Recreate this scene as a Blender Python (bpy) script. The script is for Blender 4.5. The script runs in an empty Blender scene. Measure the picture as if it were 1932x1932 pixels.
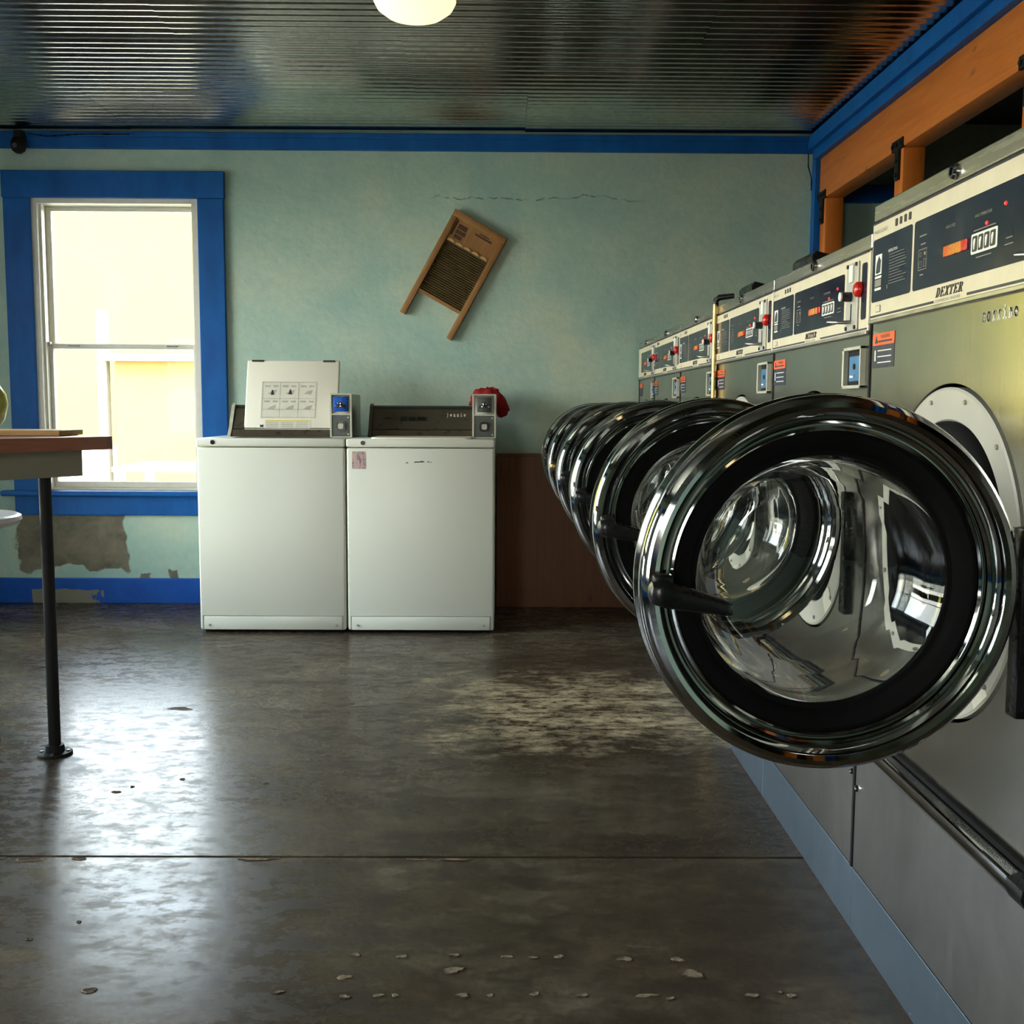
import bpy, bmesh, math, random
from mathutils import Vector, Matrix, noise
R = math.radians; PI = math.pi
random.seed(7)
S = bpy.context.scene
COL = S.collection

# ------------------------------------------------------------------ camera
cd = bpy.data.cameras.new('camera'); cam = bpy.data.objects.new('camera', cd); COL.objects.link(cam)
cd.sensor_width = 36.0; cd.lens = 2000.0 / 1932.0 * 36.0; cd.clip_start = 0.02; cd.clip_end = 200
cam.matrix_world = (Matrix.Translation((0, 0, 1.047)) @ Matrix.Rotation(R(-0.45), 4, 'Z')
                    @ Matrix.Rotation(R(90 - 5.65), 4, 'X') @ Matrix.Rotation(R(0.3), 4, 'Z'))
S.camera = cam

# ------------------------------------------------------------------ sky, sun, exposure
W = bpy.data.worlds.new('sky'); S.world = W; W.use_nodes = True
wn = W.node_tree; wn.nodes.clear()
w_out = wn.nodes.new('ShaderNodeOutputWorld'); w_bg = wn.nodes.new('ShaderNodeBackground')
w_tc = wn.nodes.new('ShaderNodeTexCoord'); w_sep = wn.nodes.new('ShaderNodeSeparateXYZ'); w_rmp = wn.nodes.new('ShaderNodeValToRGB')
wn.links.new(w_tc.outputs['Generated'], w_sep.inputs[0]); wn.links.new(w_sep.outputs['Z'], w_rmp.inputs[0])
w_rmp.color_ramp.elements[0].position = 0.0; w_rmp.color_ramp.elements[0].color = (1.0, 0.97, 0.88, 1)
w_rmp.color_ramp.elements[1].position = 0.45; w_rmp.color_ramp.elements[1].color = (0.70, 0.84, 1.0, 1)
wn.links.new(w_rmp.outputs[0], w_bg.inputs[0]); w_bg.inputs[1].default_value = 15.0
wn.links.new(w_bg.outputs[0], w_out.inputs[0])

sd = bpy.data.lights.new('sun', 'SUN'); sun = bpy.data.objects.new('sun', sd); COL.objects.link(sun)
sd.energy = 6.0; sd.angle = R(0.6); sd.color = (1.0, 0.93, 0.78)
sun.rotation_euler = Vector((-0.35, 0.75, -0.85)).to_track_quat('-Z', 'Y').to_euler()

S.view_settings.view_transform = 'Standard'; S.view_settings.look = 'None'
S.view_settings.gamma = 1.0; S.view_settings.use_curve_mapping = False
S.view_settings.exposure = 0.45

# room extents
XL, XR, YF, YB, ZC = -2.92, 1.60, -3.0, 5.58, 2.43
WT = 0.14
# window openings: wall, a0, a1, z0, z1
WIN_BACK = (-2.43, -1.575, 0.60, 2.10)
WIN_LEFT = [(0.4, 2.1, 0.45, 2.12), (3.1, 5.15, 0.40, 2.12)]
WIN_FRONT = [(-2.3, -1.4, 0.6, 2.0)]

def portal(loc, sx, sy, direction):
    l = bpy.data.lights.new('window_portal', 'AREA'); l.shape = 'RECTANGLE'; l.size = sx; l.size_y = sy
    l.cycles.is_portal = True
    o = bpy.data.objects.new('window_portal', l); COL.objects.link(o); o.location = loc
    o.rotation_euler = Vector(direction).to_track_quat('-Z', 'Z').to_euler()
a0, a1, z0, z1 = WIN_BACK
portal(((a0 + a1) / 2, YB + WT + .02, (z0 + z1) / 2), a1 - a0, z1 - z0, (0, -1, 0))
for (a0, a1, z0, z1) in WIN_LEFT: portal((XL - WT - .02, (a0 + a1) / 2, (z0 + z1) / 2), a1 - a0, z1 - z0, (1, 0, 0))
for (a0, a1, z0, z1) in WIN_FRONT: portal(((a0 + a1) / 2, YF - WT - .02, (z0 + z1) / 2), a1 - a0, z1 - z0, (0, 1, 0))

# ------------------------------------------------------------------ materials
def srgb(r, g, b):
    f = lambda c: c / 12.92 if c <= .04045 else ((c + .055) / 1.055) ** 2.4
    return (f(r / 255), f(g / 255), f(b / 255), 1)
class Mat:
    """thin wrapper around a principled node tree"""
    def __init__(s, name, col=(.8, .8, .8, 1), rough=.5, metal=0., **kw):
        s.m = bpy.data.materials.new(name); s.m.use_nodes = True
        s.t = s.m.node_tree; s.b = s.t.nodes['Principled BSDF']
        s.b.inputs['Base Color'].default_value = col; s.b.inputs['Roughness'].default_value = rough
        s.b.inputs['Metallic'].default_value = metal
        for k, v in kw.items(): s.b.inputs[k.replace('_', ' ')].default_value = v
        s._co = None
    def n(s, typ, **kw):
        nd = s.t.nodes.new(typ)
        for k, v in kw.items(): setattr(nd, k, v)
        return nd
    def l(s, a, b): s.t.links.new(a, b)
    def co(s):
        if s._co is None: s._co = s.n('ShaderNodeTexCoord').outputs['Object']
        return s._co
    def world(s):
        return s.n('ShaderNodeNewGeometry').outputs['Position']
    def mapping(s, scale=(1, 1, 1), loc=(0, 0, 0), src=None):
        mp = s.n('ShaderNodeMapping'); mp.inputs['Scale'].default_value = scale; mp.inputs['Location'].default_value = loc
        s.l(src if src is not None else s.co(), mp.inputs[0]); return mp.outputs[0]
    def noise(s, scale=5, detail=4, rough=.55, dist=0., vec=None):
        nz = s.n('ShaderNodeTexNoise'); nz.inputs['Scale'].default_value = scale; nz.inputs['Detail'].default_value = detail
        nz.inputs['Roughness'].default_value = rough; nz.inputs['Distortion'].default_value = dist
        s.l(vec if vec is not None else s.co(), nz.inputs['Vector']); return nz.outputs['Fac']
    def ramp(s, fac, stops):
        r = s.n('ShaderNodeValToRGB'); e = r.color_ramp.elements
        while len(e) < len(stops): e.new(.5)
        for i, (p, c) in enumerate(stops):
            e[i].position = p; e[i].color = c if isinstance(c, tuple) else (c, c, c, 1)
        s.l(fac, r.inputs[0]); return r.outputs[0]
    def mix(s, fac, a, b, mode='MIX'):
        m = s.n('ShaderNodeMix', data_type='RGBA', blend_type=mode)
        for sock, v in ((m.inputs[0], fac), (m.inputs[6], a), (m.inputs[7], b)):
            if hasattr(v, 'links') or isinstance(v, bpy.types.NodeSocket): s.l(v, sock)
            else: sock.default_value = v
        return m.outputs[2]
    def math(s, op, a, b=0.):
        m = s.n('ShaderNodeMath', operation=op)
        for sock, v in ((m.inputs[0], a), (m.inputs[1], b)):
            if isinstance(v, bpy.types.NodeSocket): s.l(v, sock)
            else: sock.default_value = v
        return m.outputs[0]
    def boxmask(s, lo, hi, soft, src):
        """1 inside the box lo..hi (None = unbounded), fading over soft"""
        sp = s.n('ShaderNodeSeparateXYZ'); s.l(src, sp.inputs[0]); out = None
        for i in range(3):
            if lo[i] is None: continue
            for sgn, lim in ((1, lo[i]), (-1, hi[i])):
                d = s.math('MULTIPLY', s.math('SUBTRACT', sp.outputs[i], lim), sgn / soft)
                mm = s.n('ShaderNodeClamp'); s.l(d, mm.inputs[0])
                out = mm.outputs[0] if out is None else s.math('MINIMUM', out, mm.outputs[0])
        return out
    def base(s, c): s.l(c, s.b.inputs['Base Color'])
    def rough(s, c): s.l(c, s.b.inputs['Roughness'])
    def bump(s, h, strength=.2, dist=.01):
        b = s.n('ShaderNodeBump'); b.inputs['Strength'].default_value = strength; b.inputs['Distance'].default_value = dist
        s.l(h, b.inputs['Height']); s.l(b.outputs[0], s.b.inputs['Normal'])
MT = {}
def M(name, *a, **k):
    m = Mat(name, *a, **k); MT[name] = m.m; return m

def simple(name, col, rough=.5, metal=0., var=.12, scale=30, **kw):
    m = M(name, col, rough, metal, **kw)
    nz = m.noise(scale, 4)
    d = tuple(c * (1 - var) for c in col[:3]) + (1,); h = tuple(min(1, c * (1 + var)) for c in col[:3]) + (1,)
    m.base(m.ramp(nz, [(.3, d), (.7, h)])); m.rough(m.ramp(nz, [(.3, max(0, rough - .06)), (.7, min(1, rough + .06))]))
    return m

# plaster, aqua with hairline wear, bare patches where the paint has come off
m = M('aqua_plaster', rough=.62)
w = m.world()
big = m.noise(1.6, 5, .6, .3, w); fine = m.noise(26, 5, .6, 0, w)
col = m.ramp(big, [(.32, srgb(156, 192, 182)), (.52, srgb(180, 204, 188)), (.68, srgb(200, 210, 186))])
col = m.mix(m.ramp(fine, [(.35, .0), (.8, .35)]), col, srgb(150, 172, 160))
speck = m.ramp(m.noise(55, 3, .6, 0, m.mapping((1, 1, .35), src=w)), [(.70, 0.), (.74, 1.)])
col = m.mix(m.math('MULTIPLY', speck, .35), col, srgb(88, 104, 96))
wob = m.n('ShaderNodeVectorMath', operation='MULTIPLY_ADD')
nzc = m.n('ShaderNodeTexNoise'); nzc.inputs['Scale'].default_value = 6; nzc.inputs['Detail'].default_value = 5; m.l(w, nzc.inputs['Vector'])
m.l(nzc.outputs['Color'], wob.inputs[0]); wob.inputs[1].default_value = (.22, .22, .22); m.l(w, wob.inputs[2])
ww = m.mapping((1, 1, 1), (-.11, -.11, -.11), wob.outputs[0])
pm = m.boxmask((-2.57, None, .175), (-1.985, None, .52), .012, ww)
p2 = m.boxmask((-1.93, None, .10), (-1.87, None, .165), .01, ww)
p3 = m.boxmask((-1.80, None, .115), (-1.72, None, .185), .01, ww)
pm = m.math('MAXIMUM', pm, m.math('MAXIMUM', p2, p3))
bare = m.ramp(m.noise(11, 5, .6, .5, w), [(.3, srgb(92, 88, 74)), (.6, srgb(124, 117, 98)), (.75, srgb(136, 128, 108))])
col = m.mix(pm, col, bare)
# long horizontal hairline crack in the plaster
sp = m.n('ShaderNodeSeparateXYZ'); m.l(w, sp.inputs[0])
cz = m.math('ADD', m.math('MULTIPLY', m.noise(3.5, 5, .6, 0, m.mapping((1, 0, 0), src=w)), .16), 2.035)
cr = m.math('LESS_THAN', m.math('ABSOLUTE', m.math('SUBTRACT', sp.outputs[2], cz)), .0035)
cx = m.boxmask((-.43, None, None), (.75, None, None), .15, w)
crk = m.math('MULTIPLY', m.math('MULTIPLY', cr, cx), m.ramp(fine, [(.4, 0.), (.55, .75)]))
col = m.mix(crk, col, srgb(84, 98, 92))
m.base(col)
hgt = m.math('SUBTRACT', m.math('ADD', m.math('MULTIPLY', fine, .35), big), m.math('MULTIPLY', pm, .9))
m.bump(hgt, .6, .012)

# blue trim paint
m = M('blue_paint', rough=.5, Specular_IOR_Level=.3)
w = m.world(); nz = m.noise(9, 5, .6, 0, m.mapping((1, 1, .4), src=w))
m.base(m.ramp(nz, [(.3, srgb(4, 78, 150)), (.7, srgb(12, 98, 174))])); m.bump(m.noise(40, 3, .5, 0, w), .15, .003)
# blue baseboard with the paint flaked off at the left
m = M('blue_paint_flaked', rough=.42)
w = m.world(); nz = m.noise(9, 5, .6, 0, w)
col = m.ramp(nz, [(.3, srgb(8, 74, 166)), (.7, srgb(12, 88, 184))])
pz = m.boxmask((-2.52, None, -.2), (-2.09, None, .10), .05, w)
fl = m.math('GREATER_THAN', m.math('MULTIPLY', m.noise(7.5, 5, .6, .4, w), m.math('MINIMUM', m.math('MULTIPLY', pz, 1.6), 1.)), .42)
m.base(m.mix(fl, col, srgb(128, 124, 110)))

# polished, worn concrete
m = M('concrete_floor', rough=.25, Specular_IOR_Level=.18)
w = m.world()
a = m.noise(1.1, 6, .62, .6, m.mapping((.8, 1.5, 1), src=w)); b = m.noise(5.5, 6, .65, .4, m.mapping((.55, 1.3, 1), src=w)); c = m.noise(70, 3, .6, 0, w)
col = m.ramp(a, [(.34, srgb(54, 42, 30)), (.5, srgb(92, 78, 60)), (.66, srgb(128, 116, 96))])
col = m.mix(m.ramp(b, [(.38, .75), (.62, 0.)]), col, srgb(52, 43, 33))
d = m.noise(17, 8, .75, .1, m.mapping((.8, 1.3, 1), src=w))
col = m.mix(m.ramp(d, [(.36, .7), (.56, 0.)]), col, srgb(46, 36, 26))
col = m.mix(m.ramp(d, [(.60, .0), (.78, .5)]), col, srgb(136, 122, 98))
col = m.mix(m.ramp(c, [(.35, .5), (.6, 0.)]), col, srgb(48, 40, 30))
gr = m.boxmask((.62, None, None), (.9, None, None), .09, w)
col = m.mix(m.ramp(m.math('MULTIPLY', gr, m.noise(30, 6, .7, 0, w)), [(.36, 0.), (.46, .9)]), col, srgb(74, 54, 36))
pat = m.boxmask((-.62, 2.82, None), (1.3, 4.45, None), .62, w)
st = m.noise(3.6, 12, .80, .2, m.mapping((1.1, 1.9, 1), src=w))
worn = m.math('GREATER_THAN', m.math('MULTIPLY', st, m.math('POWER', pat, .35)), .50)
wornf = m.math('MULTIPLY', m.ramp(m.math('MULTIPLY', st, m.math('POWER', pat, .35)), [(.40, 0.), (.54, 1.)]), m.ramp(m.noise(18, 10, .8, .1, m.mapping((.8, 1.6, 1), src=w)), [(.40, .0), (.56, 1.)]))
col = m.mix(wornf, col, srgb(190, 172, 138))
m.base(col)
rr = m.mix(m.ramp(d, [(.40, .6), (.54, 0.)]), m.ramp(b, [(.3, .30), (.7, .15)]), (.5, .5, .5, 1))
m.rough(m.mix(wornf, rr, (.6, .6, .6, 1)))
m.bump(m.math('ADD', b, m.math('MULTIPLY', c, .3)), .07, .006)
simple('joint_filler', srgb(38, 33, 28), .9)
simple('chip_light', srgb(124, 108, 84), .85, scale=90, var=.45)
simple('chip_dark', srgb(66, 46, 32), .9, scale=90, var=.5)

# galvanised corrugated ceiling
m = M('galvanised_sheet', (.5, .5, .48, 1), .30, 1.0)
v = m.n('ShaderNodeTexVoronoi'); v.inputs['Scale'].default_value = 60; m.l(m.mapping((.7, 1, 1)), v.inputs['Vector'])
sep = m.n('ShaderNodeSeparateColor'); m.l(v.outputs['Color'], sep.inputs[0])
m.base(m.ramp(sep.outputs[0], [(.0, (.40, .395, .37, 1)), (1., (.49, .485, .455, 1))]))
m.rough(m.ramp(sep.outputs[1], [(0., .14), (1., .22)]))

def brushed(name, c0, c1, r0, r1, stretch=(40, 40, 1.2), metal=1.):
    m = M(name, c0, r0, metal)
    nz = m.noise(3, 4, .55, 0, m.mapping(stretch)); bl = m.noise(3.2, 4, .6, .4)
    m.base(m.mix(m.ramp(bl, [(.3, 0.), (.7, 1.)]), c0, c1))
    m.rough(m.mix(m.math('MULTIPLY', nz, 1.), (r0, r0, r0, 1), (r1, r1, r1, 1)))
    m.bump(nz, .012, .001)
    return m
brushed('stainless_steel', (.34, .33, .30, 1), (.45, .44, .41, 1), .16, .27)
brushed('stainless_strip', (.50, .48, .43, 1), (.58, .56, .51, 1), .22, .32, (40, 1.2, 40))
brushed('stainless_bezel', srgb(176, 174, 162), srgb(190, 188, 176), .35, .5, metal=.15)
brushed('galvanised_kick', (.21, .28, .36, 1), (.27, .35, .43, 1), .38, .5)
brushed('stainless_scuffed', (.32, .32, .325, 1), (.50, .50, .50, 1), .28, .42)
m = M('chrome', (.50, .50, .50, 1), .045, 1.); m.rough(m.ramp(m.noise(14, 5), [(.35, .03), (.75, .09)]))
m = M('brass', (.36, .25, .10, 1), .3, 1.); m.rough(m.ramp(m.noise(20, 4), [(.3, .2), (.7, .35)]))
simple('steel_dull', (.42, .41, .38, 1), .35, 1.)
simple('black_rubber', (.006, .006, .006, 1), .8, Specular_IOR_Level=.15)
simple('black_plastic', (.01, .01, .011, 1), .28)
simple('black_iron', (.010, .0095, .009, 1), .6, Specular_IOR_Level=.3)
simple('dark_void', (.006, .006, .006, 1), .9)
simple('navy_film', srgb(24, 32, 52), .16, scale=8, var=.25)
simple('navy_print', srgb(30, 36, 60), .4)
simple('cream_fascia', srgb(226, 214, 184), .36, var=.05)
simple('white_print', srgb(238, 238, 226), .5, var=.05)
simple('grey_print', srgb(136, 131, 118), .5, var=.05)
simple('dark_print', srgb(42, 40, 40), .5)
simple('orange_label', srgb(236, 96, 40), .45, var=.08)
simple('red_plastic', srgb(206, 34, 24), .25, var=.08)
simple('orange_button', srgb(214, 92, 24), .3, var=.08)
simple('amber_button', srgb(220, 130, 30), .3, var=.08)
m = M('red_led', (.6, .02, .02, 1), .3); m.b.inputs['Emission Color'].default_value = (1, .03, .02, 1); m.b.inputs['Emission Strength'].default_value = 1.3
simple('blue_plate', srgb(88, 140, 190), .3, .5)
simple('white_enamel', srgb(228, 228, 212), .34, var=.012, scale=1.5)
simple('lid_white', srgb(234, 228, 210), .35, var=.012, scale=1.5)
simple('console_brown', srgb(86, 78, 64), .32, .35)
simple('console_dark', srgb(40, 37, 33), .4)
simple('meter_metal', srgb(84, 88, 84), .4, .25)
simple('meter_frame_metal', srgb(190, 188, 168), .45, .2)
simple('meter_blue', srgb(30, 92, 190), .3, .2)
simple('drum_steel', (.10, .10, .10, 1), .35, .9)
m = M('paper_sticker', rough=.6); nz = m.noise(45, 3, .6, .2, m.mapping((1, 1, .5)))
m.base(m.ramp(nz, [(.35, srgb(126, 92, 124)), (.5, srgb(206, 176, 168)), (.7, srgb(220, 200, 180))]))
simple('paper_white', srgb(216, 212, 194), .6, var=.05)
simple('print_faint', srgb(176, 172, 156), .6)
simple('yellow_print', srgb(222, 196, 92), .6)

def wood(name, c0, c1, axis, scale=1., rough=.5):
    m = M(name, c0, rough)
    s_ = [9, 9, 9]; s_[axis] = .8
    g = m.noise(3.0 * scale, 6, .65, 1.2, m.mapping(tuple(s_))); k = m.noise(2.2, 3, .5, 0)
    col = m.ramp(g, [(.25, c0), (.75, c1)])
    knots = m.ramp(m.noise(7, 2, .5, 0, m.mapping(tuple(1.8 if i != axis else .9 for i in range(3)))), [(.70, 0.), (.76, .6)])
    dk = tuple(x * .35 for x in c0[:3]) + (1,)
    m.base(m.mix(knots, col, dk)); m.bump(g, .08, .003)
    return m
wood('fir_beam', srgb(190, 100, 32), srgb(222, 130, 52), 1)
wood('fir_post', srgb(190, 100, 32), srgb(222, 130, 52), 2)
wood('washboard_wood', srgb(138, 96, 52), srgb(172, 124, 70), 2, 2.)
wood('table_edge', srgb(122, 60, 22), srgb(166, 92, 38), 0, 1.6, .35)
wood('pale_board', srgb(208, 160, 96), srgb(226, 184, 120), 0, 1.6)
wood('brown_plywood', srgb(92, 50, 20), srgb(124, 72, 30), 2, 1., .5)
simple('apron_paint', srgb(150, 144, 126), .6, var=.06, scale=6)
simple('rib_brass', (.20, .15, .07, 1), .42, .6)
simple('ink_brown', srgb(84, 52, 30), .7)
simple('red_cloth', srgb(158, 18, 26), .85, scale=50)
simple('stool_white', srgb(236, 236, 232), .35, var=.03)
simple('stool_leg_wood', srgb(176, 150, 112), .5)
simple('yellow_green', srgb(170, 172, 62), .4)
simple('sash_white', srgb(226, 222, 208), .45, var=.04)
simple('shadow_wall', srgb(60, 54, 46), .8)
simple('facade_cream_tint', (.58, .47, .048, 1), .9, scale=2, var=.04)  # saturated yellow, so the overexposed window reads cream
simple('outside_orange', (.24, .15, .05, 1), .9, scale=3, var=.1)
simple('outside_ground', (.36, .32, .24, 1), .95, scale=2)
simple('outside_pale', (.6, .5, .2, 1), .8)
simple('outside_grey', (.13, .12, .09, 1), .8)
m = M('lamp_glass', (1, .9, .7, 1), .4); m.b.inputs['Emission Color'].default_value = (1.0, .74, .34, 1); m.b.inputs['Emission Strength'].default_value = 1.35
simple('lamp_rim', srgb(150, 140, 120), .4)
# thin window glass
gm = bpy.data.materials.new('window_glass'); gm.use_nodes = True; t = gm.node_tree; t.nodes.clear()
o_ = t.nodes.new('ShaderNodeOutputMaterial'); tr = t.nodes.new('ShaderNodeBsdfTransparent'); gl = t.nodes.new('ShaderNodeBsdfGlossy'); mx = t.nodes.new('ShaderNodeMixShader'); fr = t.nodes.new('ShaderNodeFresnel')
fr.inputs[0].default_value = 1.45; gl.inputs['Roughness'].default_value = .02; tr.inputs[0].default_value = (.96, .97, .95, 1)
t.links.new(fr.outputs[0], mx.inputs[0]); t.links.new(tr.outputs[0], mx.inputs[1]); t.links.new(gl.outputs[0], mx.inputs[2]); t.links.new(mx.outputs[0], o_.inputs[0]); MT['window_glass'] = gm
m = M('door_glass', (.97, .99, .97, 1), .0, Transmission_Weight=1.0, IOR=1.48)

# ------------------------------------------------------------------ mesh helpers
class B:
    def __init__(s): s.bm = bmesh.new()
    def box(s, x0, x1, y0, y1, z0, z1, bev=0., seg=2, mat=None):
        vs = [s.bm.verts.new((x, y, z)) for x in (x0, x1) for y in (y0, y1) for z in (z0, z1)]
        if mat is not None:
            for v in vs: v.co = mat @ v.co
        q = [(0, 1, 3, 2), (4, 6, 7, 5), (0, 4, 5, 1), (2, 3, 7, 6), (0, 2, 6, 4), (1, 5, 7, 3)]
        fs = [s.bm.faces.new([vs[i] for i in f]) for f in q]
        bmesh.ops.recalc_face_normals(s.bm, faces=fs)
        if bev > 0:
            es = list({e for f in fs for e in f.edges})
            bmesh.ops.bevel(s.bm, geom=es, offset=bev, segments=seg, affect='EDGES', profile=.5)
        return s
    def cyl(s, p0, p1, r0, r1=None, seg=16, caps=True):
        r1 = r0 if r1 is None else r1
        p0 = Vector(p0); p1 = Vector(p1); d = (p1 - p0).normalized()
        u = d.orthogonal().normalized(); v = d.cross(u)
        A = [s.bm.verts.new(p0 + r0 * (u * math.cos(2 * PI * i / seg) + v * math.sin(2 * PI * i / seg))) for i in range(seg)]
        Bv = [s.bm.verts.new(p1 + r1 * (u * math.cos(2 * PI * i / seg) + v * math.sin(2 * PI * i / seg))) for i in range(seg)]
        for i in range(seg): s.bm.faces.new((A[i], A[(i + 1) % seg], Bv[(i + 1) % seg], Bv[i]))
        if caps: s.bm.faces.new(A[::-1]); s.bm.faces.new(Bv)
        return s
    def tube(s, pts, r, seg=10):
        pts = [Vector(p) for p in pts]; rings = []
        rs = r if isinstance(r, (list, tuple)) else [r] * len(pts)
        u = None
        for i, p in enumerate(pts):
            d = (pts[min(i + 1, len(pts) - 1)] - pts[max(i - 1, 0)]).normalized()
            if u is None: u = d.orthogonal().normalized()
            else:
                u = (u - d * u.dot(d)); u = u.normalized() if u.length > 1e-6 else d.orthogonal().normalized()
            v = d.cross(u)
            rings.append([s.bm.verts.new(p + rs[i] * (u * math.cos(2 * PI * k / seg) + v * math.sin(2 * PI * k / seg))) for k in range(seg)])
        for a, b in zip(rings, rings[1:]):
            for k in range(seg): s.bm.faces.new((a[k], a[(k + 1) % seg], b[(k + 1) % seg], b[k]))
        s.bm.faces.new(rings[0][::-1]); s.bm.faces.new(rings[-1])
        return s
    def lathe(s, prof, o, axis, u, v, seg=64, closed=False, wob=None):
        o = Vector(o); axis = Vector(axis); u = Vector(u); v = Vector(v); rings = []
        for (r, h) in prof:
            if r < 1e-6: rings.append([s.bm.verts.new(o + axis * h)])
            else:
                rings.append([s.bm.verts.new(o + axis * h + r * (wob(k / seg) if wob else 1) * (u * math.cos(2 * PI * k / seg) + v * math.sin(2 * PI * k / seg))) for k in range(seg)])
        pr = list(zip(rings, rings[1:])) + ([(rings[-1], rings[0])] if closed else [])
        for a, b in pr:
            for k in range(seg):
                k2 = (k + 1) % seg
                if len(a) == 1 and len(b) == 1: continue
                if len(a) == 1: s.bm.faces.new((a[0], b[k2], b[k]))
                elif len(b) == 1: s.bm.faces.new((a[k], a[k2], b[0]))
                else: s.bm.faces.new((a[k], a[k2], b[k2], b[k]))
        return s
    def prism(s, pts, fn, h0, h1):
        """polygon pts (2d) mapped by fn(a, b, h) between heights h0 and h1"""
        A = [s.bm.verts.new(fn(a, b, h0)) for a, b in pts]; C = [s.bm.verts.new(fn(a, b, h1)) for a, b in pts]
        n = len(pts)
        s.bm.faces.new(A[::-1]); s.bm.faces.new(C)
        for i in range(n): s.bm.faces.new((A[i], A[(i + 1) % n], C[(i + 1) % n], C[i]))
        return s
    def done(s, smooth=None):
        bmesh.ops.recalc_face_normals(s.bm, faces=s.bm.faces[:])
        me = bpy.data.meshes.new('mesh'); s.bm.to_mesh(me); s.bm.free()
        if smooth:
            me.shade_smooth(); me.set_sharp_from_angle(angle=R(smooth))
        return me
def obj(name, b, mat, parent=None, smooth=None, label=None):
    me = b.done(smooth) if isinstance(b, B) else b
    me.name = name
    if not me.materials: me.materials.append(MT[mat])
    o = bpy.data.objects.new(name, me); COL.objects.link(o)
    if parent is not None: o.parent = parent
    if label: o['label'] = label
    return o
def empty(name, loc=(0, 0, 0), rz=0.):
    o = bpy.data.objects.new(name, None); COL.objects.link(o); o.location = loc; o.rotation_euler = (0, 0, rz); o.empty_display_size = .1
    return o
def tag(o, label, cat, group=None):
    o['label'] = label; o['category'] = cat
    if group: o['group'] = group
    return o
def struct(o, label=None):
    o['kind'] = 'structure'
    if label: o['label'] = label
    return o
def copyo(src, parent=None, loc=None, rot=None):
    c = src.copy(); COL.objects.link(c)
    if parent is not None: c.parent = parent
    if loc is not None: c.location = loc
    if rot is not None: c.rotation_euler = rot
    return c
def rrect(x0, x1, y0, y1, r, n=4):
    pts = []
    for cx, cy, a in ((x1 - r, y1 - r, 0), (x0 + r, y1 - r, 90), (x0 + r, y0 + r, 180), (x1 - r, y0 + r, 270)):
        for i in range(n + 1):
            t_ = R(a + 90 * i / n); pts.append((cx + r * math.cos(t_), cy + r * math.sin(t_)))
    return pts

# ---- lettering: stroke alphabet (typewriter and slab capitals) plus the built-in font for small print
def arc(cx, cy, rx, ry, a0, a1, n=12):
    return [(cx + rx * math.cos(R(a0 + (a1 - a0) * i / n)), cy + ry * math.sin(R(a0 + (a1 - a0) * i / n))) for i in range(n + 1)]
GL = {
 'c': [arc(.34, .5, .26, .46, 40, 320), [(.545, .62), (.545, .86)]],
 'o': [arc(.34, .5, .27, .47, 0, 360, 20)],
 'r': [[(.1, .95), (.26, .95), (.26, .04)], [(.08, .04), (.48, .04)], arc(.46, .62, .2, .33, 180, 55, 8)],
 'i': [[(.14, .95), (.34, .95), (.34, .04)], [(.08, .04), (.62, .04)], [(.33, 1.28), (.33, 1.38)]],
 'n': [[(.06, .95), (.18, .95), (.18, .04)], [(.06, .04), (.3, .04)], arc(.36, .62, .18, .33, 180, 0, 10) + [(.54, .04)], [(.43, .04), (.66, .04)]],
 'e': [[(.09, .52), (.59, .52)] + arc(.34, .52, .25, .44, 0, 310, 18)],
 'j': [[(.16, .95), (.42, .95), (.42, -.1)] + arc(.25, -.1, .17, .25, 0, -120, 6), [(.41, 1.28), (.41, 1.38)]],
}
def strokes(b, text, fn, x, z, h, w, adv, h0, h1, glyphs=GL, wx=1.):
    for ch in text:
        for pl in glyphs[ch]:
            pts = [Vector((x + px * h * wx, z + py * h)) for px, py in pl]
            for p, q in zip(pts, pts[1:]):
                d = (q - p); L = d.length
                if L < 1e-7: continue
                d /= L; nrm = Vector((-d.y, d.x)) * w / 2; e = d * w * .35
                b.prism([tuple(p - e - nrm), tuple(q + e - nrm), tuple(q + e + nrm), tuple(p - e + nrm)], fn, h0, h1)
        x += adv
    return x
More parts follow.
